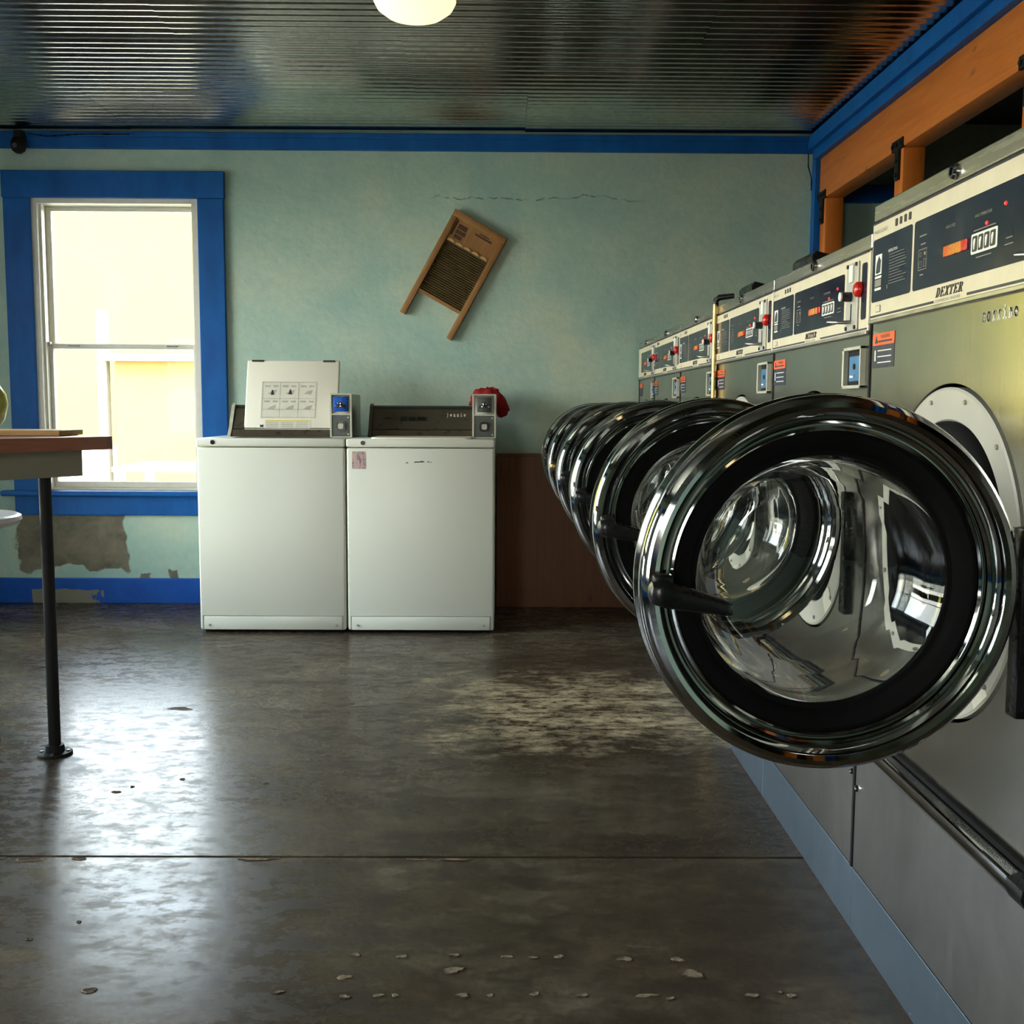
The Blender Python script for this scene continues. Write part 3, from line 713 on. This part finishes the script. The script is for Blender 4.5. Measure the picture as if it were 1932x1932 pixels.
    obj('coin_slot', B().box(X0 + .0035, X0 + .0048, .271 + q, .276 + q, Z(1.245), Z(1.285)), 'dark_void', cs)
    obj('return_lever', B().tube([(X0 + .003, .272 + q, Z(1.243)), (X0 + .022, .272 + q, Z(1.242)), (X0 + .034, .262 + q, Z(1.243)), (X0 + .038, .236 + q, Z(1.246))], .0038, 8), 'steel_dull', cs, 50)
    obj('push_button', B().lathe([(0, .012), (.010, .011), (.0145, .007), (.0155, 0)], (X0 + .002, .316 + q * .8, Z(1.314)), (1, 0, 0), (0, 1, 0), (0, 0, 1), 20), 'red_plastic', f, 40)
    if not q: obj('slot_window', B().prism(rrect(.322, min(.350, h - .006), Z(1.243), Z(1.372), .006), face, X0 - .001, X1), 'navy_film', f)
    # stainless top strip with its lock, lid
    st = obj('top_strip', B().box(-.02, .004, -h, h, zstrip, ztop, .002), 'stainless_strip', r)
    lk = obj('lock', B().lathe([(.0125, 0), (.0125, .005), (.010, .009), (.006, .0092), (.0055, .004), (0, .004)], (.003, -.008, (zstrip + ztop) / 2 + .001), (1, 0, 0), (0, 1, 0), (0, 0, 1), 20), 'chrome', st, 30)
    obj('key_slot', B().box(.006, .0085, -.0095, -.0065, (zstrip + ztop) / 2 - .004, (zstrip + ztop) / 2 + .006), 'dark_void', lk)
    obj('lid', B().box(D, -.0205, -h, h, ztop - .012, ztop, .002), 'stainless_strip', r)
    if flap:
        b = B(); b.prism([(-.30, ztop), (-.172, ztop), (-.168, ztop + .10), (-.178, ztop + .112), (-.30, ztop + .085)], lambda x, z, hh: (x, hh, z), -.105, .10)
        dh = obj('dispenser_housing', b, 'black_plastic', r, 30)
    # warning sticker under the fascia, far side
    if h > .33:
        y0 = -.362
        wl = obj('warning_label', B().prism(rrect(y0, y0 + .112, zpan - .088, zpan - .024, .003), face, -.0005, .0006), 'navy_print', r)
        obj('warning_header', B().prism(rrect(y0, y0 + .112, zpan - .046, zpan - .024, .003), face, .0004, .0011), 'orange_label', wl)
        obj('lettering', fontmesh('WARNING', .010, face, y0 + .042, zpan - .034, .0013), 'dark_print', wl)
        b = B(); b.prism([(y0 + .012, zpan - .042), (y0 + .028, zpan - .042), (y0 + .020, zpan - .028)], face, .001, .0015); b.box(.001, .0015, y0 + .03, y0 + .1, zpan - .041, zpan - .0375); obj('warning_symbol', b, 'dark_print', wl)
        b = B()
        for i in range(3): b.box(.0004, .0011, y0 + .028, y0 + .098, zpan - .0572 - i * .011, zpan - .0555 - i * .011)
        b.box(.0004, .0011, y0 + .012, y0 + .018, zpan - .075, zpan - .055); obj('small_print', b, 'white_print', wl)
    else:
        y0 = -h + .02
        wl = obj('warning_label', B().prism(rrect(y0, y0 + .1, zpan - .088, zpan - .024, .003), face, -.0005, .0006), 'navy_print', r)
        obj('warning_header', B().prism(rrect(y0, y0 + .1, zpan - .046, zpan - .024, .003), face, .0004, .0011), 'orange_label', wl)
    # coin box: framed recess with blue door
    cy0, cy1, cz0, cz1 = (.232, .343, zpan - .107, zpan - .024)
    cy1 = min(cy1, h - .01)
    if size == 'maxi': cy0 = .262; cy1 = .362
    b = B()
    for (p, q, u, v) in ((cy0, cy1, cz0, cz0 + .007), (cy0, cy1, cz1 - .007, cz1), (cy0, cy0 + .009, cz0, cz1), (cy1 - .004, cy1, cz0, cz1)): b.box(-.001, .012, p, q, u, v, .0015)
    cb = obj('coin_box', b, 'meter_frame_metal', r)
    obj('box_back', B().box(-.0005, .0015, cy0 + .005, cy1 - .003, cz0 + .005, cz1 - .005), 'dark_void', cb)
    bd = obj('box_door', B().box(.001, .008, cy0 + .034, cy1 - .005, cz0 + .014, cz1 - .018, .002), 'blue_plate', cb)
    obj('key_hole', disc((cy0 + cy1) / 2 + .012, (cz0 + cz1) / 2 + .002, .006, .006, .0095, 12), 'dark_void', bd)
    obj('door_mark', B().box(.007, .0088, cy0 + .042, cy0 + .062, cz0 + .022, cz0 + .026), 'white_print', bd)
    # door, swung open towards the aisle
    A = R(open_deg); fx, fy = math.sin(A), -math.cos(A); nx, ny = math.cos(A), math.sin(A)
    hy = .272
    oc = Vector((.006 + fx * .268, hy + fy * .268, DZ - .004))
    dax = dict(axis=(nx, ny, 0), u=(fx, fy, 0), v=(0, 0, 1))
    prof = [(.203, -.012), (.203, .014), (.2055, .0175), (.2085, .0165), (.2095, .012), (.2115, .012), (.2125, .019), (.2155, .022), (.2185, .020), (.2195, .023), (.222, .034), (.227, .041), (.233, .0435), (.240, .041), (.246, .034), (.2495, .024), (.250, .012), (.2495, .002), (.246, -.004), (.246, -.018), (.252, -.020), (.252, -.028), (.235, -.032), (.203, -.030)]
    door = obj('door', B().lathe(prof, oc, seg=128, closed=True, **dax), 'chrome', r, 28, 'chrome rimmed round glass door standing open')
    obj('seal_ring', B().lathe([(.204, -.028), (.204, .008), (.198, .0105), (.186, .006), (.178, -.002), (.176, -.006), (.170, -.007), (.169, -.012), (.178, -.030), (.195, -.045)], oc, seg=96, closed=True, **dax), 'black_rubber', door, 35)
    outer = [(.178, -.010), (.174, -.010), (.170, -.020), (.160, -.060), (.150, -.096), (.135, -.116), (.105, -.129), (.06, -.136), (0, -.138)]
    inner = [(0, -.146), (.06, -.144), (.108, -.1365), (.141, -.121), (.157, -.099), (.167, -.061), (.177, -.022), (.178, -.016)]
    obj('glass_bowl', B().lathe(outer + inner, oc, seg=96, closed=True, **dax), 'door_glass', door, 60)
    # handle on the free edge
    Fv = Vector((fx, fy, 0)); Nv = Vector((nx, ny, 0)); Zv = Vector((0, 0, 1))
    Hm = Matrix((( -Fv.x, Zv.x, Nv.x, 0), (-Fv.y, Zv.y, Nv.y, 0), (-Fv.z, Zv.z, Nv.z, 0), (0, 0, 0, 1)))
    base = oc + Fv * .236 + Zv * -.006
    b = B()
    secs = [(-.006, .006, .010, .0), (-.002, .014, .016, .0), (.012, .0175, .018, -.001), (.035, .0165, .016, -.006), (.065, .0135, .013, -.0125), (.094, .0105, .011, -.019), (.101, .0085, .009, -.0205), (.103, .004, .005, -.021)]
    rings = []
    for (s0, hz, hn, dz) in secs:
        rings.append([b.bm.verts.new(base + (Hm.to_3x3() @ Vector((s0, dz + hz * math.copysign(abs(math.sin(a)) ** .6, math.sin(a)), .056 + hn * math.copysign(abs(math.cos(a)) ** .6, math.cos(a)))))) for a in [2 * PI * i / 20 for i in range(20)]])
    for p, q in zip(rings, rings[1:]):
        for i in range(20): b.bm.faces.new((p[i], p[(i + 1) % 20], q[(i + 1) % 20], q[i]))
    b.bm.faces.new(rings[0]); b.bm.faces.new(rings[-1])
    hd = obj('handle', b, handle, door, 50)
    obj('handle_pivot', B().cyl(base + Nv * .0 + Fv * -.010, base + Nv * .058 + Fv * -.010, .011, seg=16), 'black_plastic', hd, 40)
    b = B(); b.box(0, .026, .006, .022, .03, .056, .003, mat=Matrix.Translation(base) @ Hm); obj('handle_bracket', b, 'black_plastic', hd, 40)
    # hinge
    obj('hinge', B().box(-.012, .012, hy - .02, hy + .012, DZ - .19, DZ + .07, .004), 'black_plastic', r, 40)
    hb = B().box(-.05, .012, -.01, .012, -.085, .085, .003, mat=Matrix.Translation(oc - Fv * .232 + Nv * -.012) @ Matrix(((-Fv.x, Nv.x, 0, 0), (-Fv.y, Nv.y, 0, 0), (0, 0, 1, 0), (0, 0, 0, 1))))
    obj('hinge_strap', hb, 'steel_dull', door, 40)
    # name lettering in white on the front
    if name:
        b = B(); strokes(b, name, face, .100, zpan - .037, .0132, .0027, .0166, -.0004, .0008, wx=1.2); obj('name_lettering', b, 'white_print', r)
    return r
BD = [2.05, 2.785, 3.52, 4.255, 4.99, 5.545]
washer(1.675, .75, 1.428, 1.398, 1.212, 'nearest and tallest stainless front-loading washer, lettered corrine, door open wide', 'maxi', name='corrine')
LB = ['second stainless front-loading washer from the camera, right behind the one lettered corrine',
      'third stainless front-loading washer from the camera, just before the brass rod',
      'fourth stainless front-loading washer from the camera, just beyond the brass rod',
      'fifth stainless front-loading washer, the one whose door handle is brass coloured',
      'farthest and narrowest stainless front-loading washer, against the back wall']
for i in range(5):
    y0, y1 = BD[i], BD[i + 1]
    washer((y0 + y1) / 2 if i < 4 else y0 + .2775, y1 - y0, 1.380, 1.352, 1.194, LB[i], handle='brass' if i == 3 else 'black_plastic', flap=i in (0, 1, 2))
# brass rod standing in the joint between the third and fourth washers
rod = empty('brass_rod', (.692, 3.52, 0)); tag(rod, 'upright brass rod with black hooked tip between two front-loading washers', 'rod')
obj('shaft', B().cyl((0, 0, 0), (0, 0, 1.385), .0095, seg=14), 'brass', rod, 40)
obj('hooked_tip', B().tube([(0, 0, 1.385), (0, 0, 1.398), (.010, -.004, 1.407), (.055, -.02, 1.412)], [.010, .010, .010, .008], 10), 'black_plastic', rod, 50)

# ================================================================== WHITE TOP-LOADERS
def ffront(x, z, h): return (x, -h, z)
def top_loader(xc, label, lid_open, name=None):
    r = empty('top_load_washer', (xc, 4.85, 0)); tag(r, label, 'washer', 'white top-loading washers by the back wall')
    h = .338; D = .66
    obj('cabinet', B().box(-h, h, 0, D, .012, .858, .010, 3), 'white_enamel', r, 40)
    obj('foot_plinth', B().box(-h + .02, h - .02, .02, D - .02, 0, .014), 'black_rubber', r)
    tp = obj('top', B().box(-h - .001, h + .001, -.004, D, .861, .899, .008, 3), 'white_enamel', r, 40)
    obj('hole_plug', B().cyl((-.262, -.0055, .881), (-.262, 0, .881), .0105, seg=16), 'black_plastic', tp)
    toe = obj('toe_panel', B().box(-h + .018, h - .018, -.005, .004, .014, .076, .004), 'white_enamel', r, 40)
    for sx in (-1, 1): obj('screw', B().cyl((sx * (h - .046), -.0085, .036), (sx * (h - .046), -.004, .036), .0055, seg=10), 'steel_dull', toe)
    b = B(); b.box(-h + .013, -h + .017, -.0015, .004, .014, .080); b.box(h - .017, h - .013, -.0015, .004, .014, .080); b.box(-h + .013, h - .013, -.0015, .004, .0775, .0800); obj('toe_seam', b, 'steel_dull', toe)
    # control console at the back
    cx0, cx1 = -.268, .338
    if lid_open: cx0, cx1 = -.262, .338
    pr = [(.30, .899), (.32, .93), (.33, .935), (.40, 1.045), (.415, 1.052), (.54, 1.052), (.56, .899)]
    b = B(); b.prism(pr, lambda y, z, x: (x, y, z), cx0, cx1); con = obj('console', b, 'console_dark', r, 30)
    b = B(); b.prism([(.296, .899), (.316, .933), (.324, .933), (.304, .899)], lambda y, z, x: (x, y, z), cx0 + .012, cx1 - .002); obj('console_ledge', b, 'console_brown', con)
    b = B(); b.prism([(.3255, .9365), (.3925, 1.0335), (.398, 1.0335), (.332, .9365)], lambda y, z, x: (x, y, z), cx0 + .012, cx1 - .002); cf = obj('console_face', b, 'console_brown', con)
    b = B(); b.prism([(.290, .899), (.325, .94), (.392, 1.05), (.415, 1.060), (.425, 1.060), (.41, 1.04), (.35, .94), (.315, .899)], lambda y, z, x: (x, y, z), cx0 - .010, cx0 + .006); obj('console_end', b, 'meter_frame_metal' if lid_open else 'console_brown', con)
    def slope(x, t_, hh):      # point on the tilted console face
        y = .3255 + t_ * .067; z = .9365 + t_ * .097; n_ = Vector((0, -.823, .568)) * hh
        return (x, y + n_.y, z + n_.z)
    for (p, q) in ((-.123, -.092), (-.083, -.052), (-.041, .002)):
        obj('program_button', B().prism([(p, .42), (q, .42), (q, .60), (p, .60)], slope, 0, .005), 'black_plastic', cf)
    if not lid_open:
        b = B(); strokes(b, name, lambda x, z, hh: slope(x, z / .117, hh), .100, .076, .0135, .0026, .0168, .0, .0012, wx=1.0); obj('name_lettering', b, 'white_print', cf)
        obj('maker_mark', B().prism([(-.21, .52), (-.165, .50), (-.165, .56), (-.19, .62)], slope, 0, .001), 'dark_print', cf)
    # lid
    if lid_open:
        tilt = Matrix.Translation((.028, .325, .902)) @ Matrix.Rotation(R(-17), 4, 'X')
        lid = obj('lid', B().box(-.228, .228, -.008, .010, 0, .385, .008, 3, mat=tilt), 'lid_white', r, 40)
        for k in range(2):
            x = -.175 + k * .35; obj('lid_bumper', B().box(x - .03, x + .03, -.012, -.006, .374, .384, .002, mat=tilt), 'console_brown', lid)
        def lf(x, z, hh): return tuple(tilt @ Vector((x, -.008 - hh, z)))
        pl = obj('instruction_label', B().prism([(-.150, .085), (.120, .085), (.120, .275), (-.150, .275)], lf, 0, .0008), 'paper_white', lid)
        b = B()
        for z in (.090, .130, .185, .268): b.prism([(-.146, z), (.116, z), (.116, z + .0025), (-.146, z + .0025)], lf, .0006, .0014)
        for x in (-.146, -.060, .030, .114): b.prism([(x, .090), (x + .0025, .090), (x + .0025, .270), (x, .270)], lf, .0006, .0014)
        for i in range(3):
            for j in range(2):
                x = -.135 + i * .088; z = .245 - j * .078
                b.prism([(x, z), (x + .028, z), (x + .028, z + .009), (x, z + .009)], lf, .0006, .0014); b.prism([(x + .042, z), (x + .066, z), (x + .066, z + .009), (x + .042, z + .009)], lf, .0006, .0014)
                b.prism([(x + .015, z - .035), (x + .05, z - .038), (x + .06, z - .012), (x + .035, z - .02)], lf, .0006, .0014)
        obj('label_print', b, 'print_faint', pl)
        b = B()
        for (x, z) in ((-.105, .205), (-.018, .208)): b.prism([(x, z), (x + .018, z), (x + .012, z + .024), (x + .006, z + .026)], lf, .0012, .0018)
        obj('label_figure', b, 'dark_print', pl)
        wl = obj('caution_label', B().prism([(-.125, .020), (.095, .020), (.095, .075), (-.125, .075)], lf, 0, .0008), 'paper_white', lid)
        obj('caution_stripe', B().prism([(-.125, .0705), (.095, .0705), (.095, .077), (-.125, .077)], lf, .0004, .0014), 'yellow_print', wl)
        b = B()
        for i in range(3):
            for j in range(5): b.prism([(-.12 + i * .072, .062 - j * .009), (-.06 + i * .072, .062 - j * .009), (-.06 + i * .072, .0655 - j * .009), (-.12 + i * .072, .0655 - j * .009)], lf, .0006, .0014)
        obj('label_print', b, 'print_faint', wl)
        obj('caution_mark', B().prism([(-.150, .042), (-.132, .042), (-.135, .056), (-.141, .050), (-.147, .056)], lf, 0, .0012), 'dark_print', wl)
        obj('tub_opening', B().prism(rrect(-.2, .256, .06, .30, .05), lambda x, y, hh: (x, y, hh), .8985, .8998), 'dark_print', tp)
    else:
        lid = obj('lid', B().prism(rrect(-.228, .228, .012, .285, .03), lambda x, y, hh: (x, y, hh), .8985, .906), 'lid_white', r, 40)
        st = obj('sticker', B().prism(rrect(-.312, -.250, .762, .842, .004), ffront, -.0002, .0008), 'paper_sticker', r)
        b = B()
        for (x0, x1, z) in ((-.068, -.056, .788), (-.03, .018, .792), (-.004, .012, .794), (.030, .040, .793), (.043, .050, .791)): b.prism([(x0, z), (x1, z + .002), (x1, z + .006), (x0 + .004, z + .005)], ffront, -.0002, .0006)
        obj('scuff_mark', b, 'dark_print', r)
    # coin meter standing at the right of the console
    mx0, mx1 = (.240, .344) if lid_open else (.231, .344)
    y0, y1 = .20, .51
    b = B(); b.box(mx0, mx1, y0 + .012, y1, .899, 1.105, .005); mt = obj('coin_meter', b, 'steel_dull', r, 40)
    b = B()
    for (p, q, u, v) in ((mx0, mx0 + .009, .899, 1.108), (mx1 - .009, mx1, .899, 1.108), (mx0 + .009, mx1 - .009, 1.100, 1.108), (mx0 + .009, mx1 - .009, 1.005, 1.013), (mx0 + .009, mx1 - .009, .899, .905)): b.box(p, q, y0, y0 + .016, u, v, .001)
    obj('meter_frame', b, 'meter_frame_metal', mt)
    mc = (mx0 + mx1) / 2
    sl = obj('coin_slide', B().box(mc - .034, mc + .034, y0 - .004, y0 + .012, 1.022, 1.092, .004), 'meter_blue' if lid_open else 'meter_metal', mt, 40)
    obj('slide_tongue', B().box(mc - .024, mc + .026, y0 - .03, y0 - .003, 1.042, 1.054, .003).box(mc - .012, mc + .012, y0 - .018, y0 - .003, 1.054, 1.068, .002), 'chrome', sl, 40)
    vl = obj('vault_door', B().box(mx0 + .010, mx1 - .010, y0 + .003, y0 + .014, .906, 1.004, .002), 'meter_metal', mt)
    obj('vault_lock', B().prism(rrect(mc - .022, mc + .022, .930, .976, .012), lambda x, z, hh: (x, y0 + .003 - hh, z), 0, .008), 'black_plastic', vl, 40)
    obj('lock_core', B().prism(rrect(mc - .012, mc + .013, .940, .966, .007), lambda x, z, hh: (x, y0 + .003 - hh, z), .007, .013), 'meter_frame_metal', vl, 40)
    for z in (.915, .994): obj('rivet', B().cyl((mx1 - .018, y0 - .002, z), (mx1 - .018, y0 + .004, z), .0045, seg=8), 'meter_frame_metal', vl)
    return r
top_loader(-1.066, 'white top-loading washer with its lid standing open, beside the window', True)
top_loader(-.382, 'white top-loading washer with closed lid and a faded sticker on its front', False, 'jennie')
# red cloth bundled over the console behind the coin meter
b = B(); rings = []
for i in range(15):
    th = PI * i / 14; row = []
    for k in range(36):
        ph = 2 * PI * k / 36
        d = Vector((math.sin(th) * math.cos(ph), math.sin(th) * math.sin(ph), math.cos(th)))
        q = 1 + .20 * noise.noise(d * 2.4 + Vector((3, 1, 7))) + .16 * noise.noise(d * 6.5) + .05 * math.sin(9 * ph + 3 * th)
        v = Vector((d.x * .100, d.y * .060, d.z * .072)) * q
        if v.x > .03: v.z -= (v.x - .03) * .55
        if v.x < .045: v.z = max(v.z, -.021)
        row.append(b.bm.verts.new(v))
    rings.append(row)
for p, q in zip(rings, rings[1:]):
    for k in range(36): b.bm.faces.new((p[k], p[(k + 1) % 36], q[(k + 1) % 36], q[k]))
bmesh.ops.remove_doubles(b.bm, verts=b.bm.verts[:], dist=1e-5)
cl = obj('cloth', b, 'red_cloth', None, 70); cl.location = (-.078, 5.450, 1.0745)
tag(cl, 'crumpled red cloth behind the coin meter of the closed top-loader', 'cloth')

# brown plywood panel leaning at the foot of the back wall
pw = empty('plywood_panel', (.33, 5.50, 0)); tag(pw, 'dark brown plywood panel along the foot of the back wall beside the white washer', 'panel')
obj('board', B().box(-.368, .36, 0, .018, .0, .795, .002), 'brown_plywood', pw)
obj('cap_strip', B().box(-.368, .36, -.004, .06, .795, .807, .002), 'brown_plywood', pw)

# ================================================================== WASHBOARD
wbd = empty('washboard', (-.256, YB - .004, 2.052)); tag(wbd, 'old wooden washboard hanging askew on the aqua wall', 'washboard')
wbd.rotation_euler = (0, R(29.0), 0)      # hung askew
# local: x across, z down negative; outer size .305 x .588
WW, WH = .305, .590
for x in (0, WW - .030): obj('stile', B().box(x, x + .030, -.030, 0, -WH, 0, .003), 'washboard_wood', wbd, 40)
hdr = obj('header_board', B().box(.030, WW - .030, -.020, -.006, -.150, -.002, .002), 'washboard_wood', wbd)
obj('top_rail', B().box(.0, WW, -.034, -.0, -.030, .004, .003), 'washboard_wood', wbd, 40)
obj('bottom_rail', B().box(.030, WW - .030, -.020, -.006, -.452, -.434, .002), 'washboard_wood', wbd)
for k in range(5):
    x = .036 + k * .0478
    obj('moulding_scallop', B().prism([(x + .02 + .02 * math.cos(R(a)), -.150 + .013 * math.sin(R(a))) for a in range(0, 181, 20)] , lambda p, q, hh: (p, -.020 - hh, q), -.003, .007), 'pale_board', wbd, 30)
b = B(); n = 24; z_ = []
for i in range(n * 6 + 1):
    t_ = i / 6; z_.append((-.153 - t_ * (.281 / n), -.014 - .0045 * math.cos(2 * PI * t_)))
A = [b.bm.verts.new((.030, y, z)) for z, y in z_]; Cc = [b.bm.verts.new((WW - .030, y, z)) for z, y in z_]
for i in range(len(z_) - 1): b.bm.faces.new((A[i], Cc[i], Cc[i + 1], A[i + 1]))
obj('ribbed_plate', b, 'rib_brass', wbd, 60)
b = B()
for (x0, x1, z0, z1) in ((.055, .105, -.075, -.050), (.055, .11, -.100, -.080), (.058, .10, -.125, -.105), (.15, .245, -.062, -.052), (.17, .225, -.047, -.041)): b.box(x0, x1, -.0212, -.0195, z0, z1)
obj('brand_print', b, 'ink_brown', hdr)
obj('slot', B().box(.036, .046, -.0212, -.0195, -.120, -.040), 'ink_brown', hdr)

# ================================================================== WORK TABLE, STOOL AND WHAT STANDS THERE
tb = empty('work_table', (-1.143, 3.165, 0)); tb.rotation_euler = (0, 0, math.atan2(-.83, -.55))   # local x runs along the long edge
tag(tb, 'tall work table with thick brown wooden top and black pipe legs', 'table')
TL, TWd = 1.25, .78
b = B()
pts = [(.045, 0), (TL, 0), (TL, -TWd), (.03, -TWd), (0, -TWd + .03), (0, -.045), (.012, -.018)]
b.prism(pts, lambda x, y, hh: (x, y, hh), .917, .955); obj('tabletop', b, 'table_edge', tb)
b = B(); b.box(.075, TL - .08, -.10, -.075, .838, .917); b.box(.075, TL - .08, -TWd + .07, -TWd + .095, .838, .917); b.box(.075, .10, -TWd + .095, -.10, .838, .917); b.box(TL - .105, TL - .08, -TWd + .095, -.10, .838, .917)
obj('apron', b, 'apron_paint', tb)
b = B()
for (x, y) in ((.155, -.142), (TL - .15, -.142), (.155, -TWd + .14), (TL - .15, -TWd + .14)):
    lg = obj('leg', B().cyl((x, y, .012), (x, y, .918), .0175, seg=20), 'black_iron', tb, 40)
    fo = obj('floor_flange', B().lathe([(0, .0), (.050, 0), (.050, .006), (.047, .009), (.028, .010), (.026, .030), (.018, .032)], (x, y, 0), (0, 0, 1), (1, 0, 0), (0, 1, 0), 28), 'black_iron', lg, 40)
    for k in range(4):
        a = PI / 4 + k * PI / 2; b2 = B().cyl((x + .038 * math.cos(a), y + .038 * math.sin(a), .008), (x + .038 * math.cos(a), y + .038 * math.sin(a), .013), .005, seg=8); obj('screw', b2, 'steel_dull', lg)
pbd = obj('board', B().box(-1.62, -1.302, 3.12, 3.30, .9555, .972, .003), 'pale_board', None, 40); tag(pbd, 'pale wooden board lying on the work table', 'board')
sm = B(); ms = obj('ball', B().lathe([(0, -.090), (.03, -.0895), (.055, -.075), (.078, -.046), (.089, 0), (.084, .034), (.066, .064), (.036, .085), (0, .092)], (-1.684, 3.42, 1.0455), (0, 0, 1), (1, 0, 0), (0, 1, 0), 32), 'yellow_green', None, 60)
tag(ms, 'yellow green rounded ball standing on the work table at the left edge', 'ball')
sto = empty('bar_stool', (-1.682, 3.22, 0)); tag(sto, 'bar stool with round white seat beside the work table', 'stool')
obj('seat', B().lathe([(0, .672), (.150, .672), (.185, .680), (.198, .694), (.196, .706), (.185, .712), (.150, .702), (.10, .697), (0, .695)], (0, 0, 0), (0, 0, 1), (1, 0, 0), (0, 1, 0), 48), 'stool_white', sto, 50)
for k in range(4):
    a = R(4 + 90 * k); top = Vector((.045 * math.cos(a), .045 * math.sin(a), .674)); bot = Vector((.108 * math.cos(a), .108 * math.sin(a), 0))
    obj('leg', B().cyl(bot, top, .012, .012, 12), 'stool_leg_wood', sto, 40)
obj('foot_ring', B().lathe([(.086 + .006 * math.cos(R(q)), .25 + .008 * math.sin(R(q))) for q in range(0, 360, 45)], (0, 0, 0), (0, 0, 1), (1, 0, 0), (0, 1, 0), 32, closed=True), 'steel_dull', sto, 60)

# ================================================================== LAMPS AND SMALL FITTINGS
def lamp(x, y, label):
    r = empty('ceiling_lamp', (x, y, ZC)); tag(r, label, 'lamp', 'round ceiling lamps')
    obj('lamp_base', B().lathe([(0, .0), (.125, 0), (.140, -.006), (.140, -.020), (.132, -.022)], (0, 0, 0), (0, 0, 1), (1, 0, 0), (0, 1, 0), 48), 'lamp_rim', r, 40)
    obj('lamp_shade', B().lathe([(.136, -.018), (.138, -.034), (.126, -.056), (.096, -.078), (.05, -.092), (0, -.096)], (0, 0, 0), (0, 0, 1), (1, 0, 0), (0, 1, 0), 48), 'lamp_glass', r, 60)
lamp(-.305, 3.70, 'glowing warm dome lamp on the corrugated ceiling')
lamp(-.31, .9, 'warm dome lamp on the ceiling above the camera'); lamp(-.31, -1.6, 'warm dome lamp on the ceiling behind the camera')
sc = empty('security_camera', (-2.45, YB - .028, 2.37)); tag(sc, 'small dark fixture hanging from the blue trim above the window', 'fixture')
obj('bracket', B().box(-.022, .022, -.05, 0, .0, .05, .004), 'black_iron', sc)
obj('housing', B().lathe([(0, .045), (.026, .040), (.036, .022), (.038, 0), (.030, -.022), (.014, -.034), (0, -.036)], (0, -.045, -.03), (0, 0, 1), (1, 0, 0), (0, 1, 0), 24), 'black_iron', sc, 50)
obj('lens', B().cyl((.0, -.078, -.032), (.0, -.088, -.034), .012, seg=16), 'dark_print', sc, 40)
cb = obj('cable', B().tube([(-2.43, YB - .034, 2.42), (-2.38, YB - .044, 2.404), (-2.32, YB - .044, 2.398), (-2.25, YB - .044, 2.402), (-2.15, YB - .044, 2.408), (-1.9, YB - .044, 2.410)], .003, 6), 'black_plastic', None, 60)
tag(cb, 'thin black cable sagging along the blue trim from the small fixture', 'cable')
cb2 = obj('cable', B().tube([(1.545, YB - .036, 2.34), (1.55, YB - .02, 2.28), (1.565, YB - .03, 2.22), (1.568, YB - .025, 2.16)], .003, 6), 'black_plastic', None, 60)
tag(cb2, 'thin black cable hanging in the right corner of the back wall', 'cable')
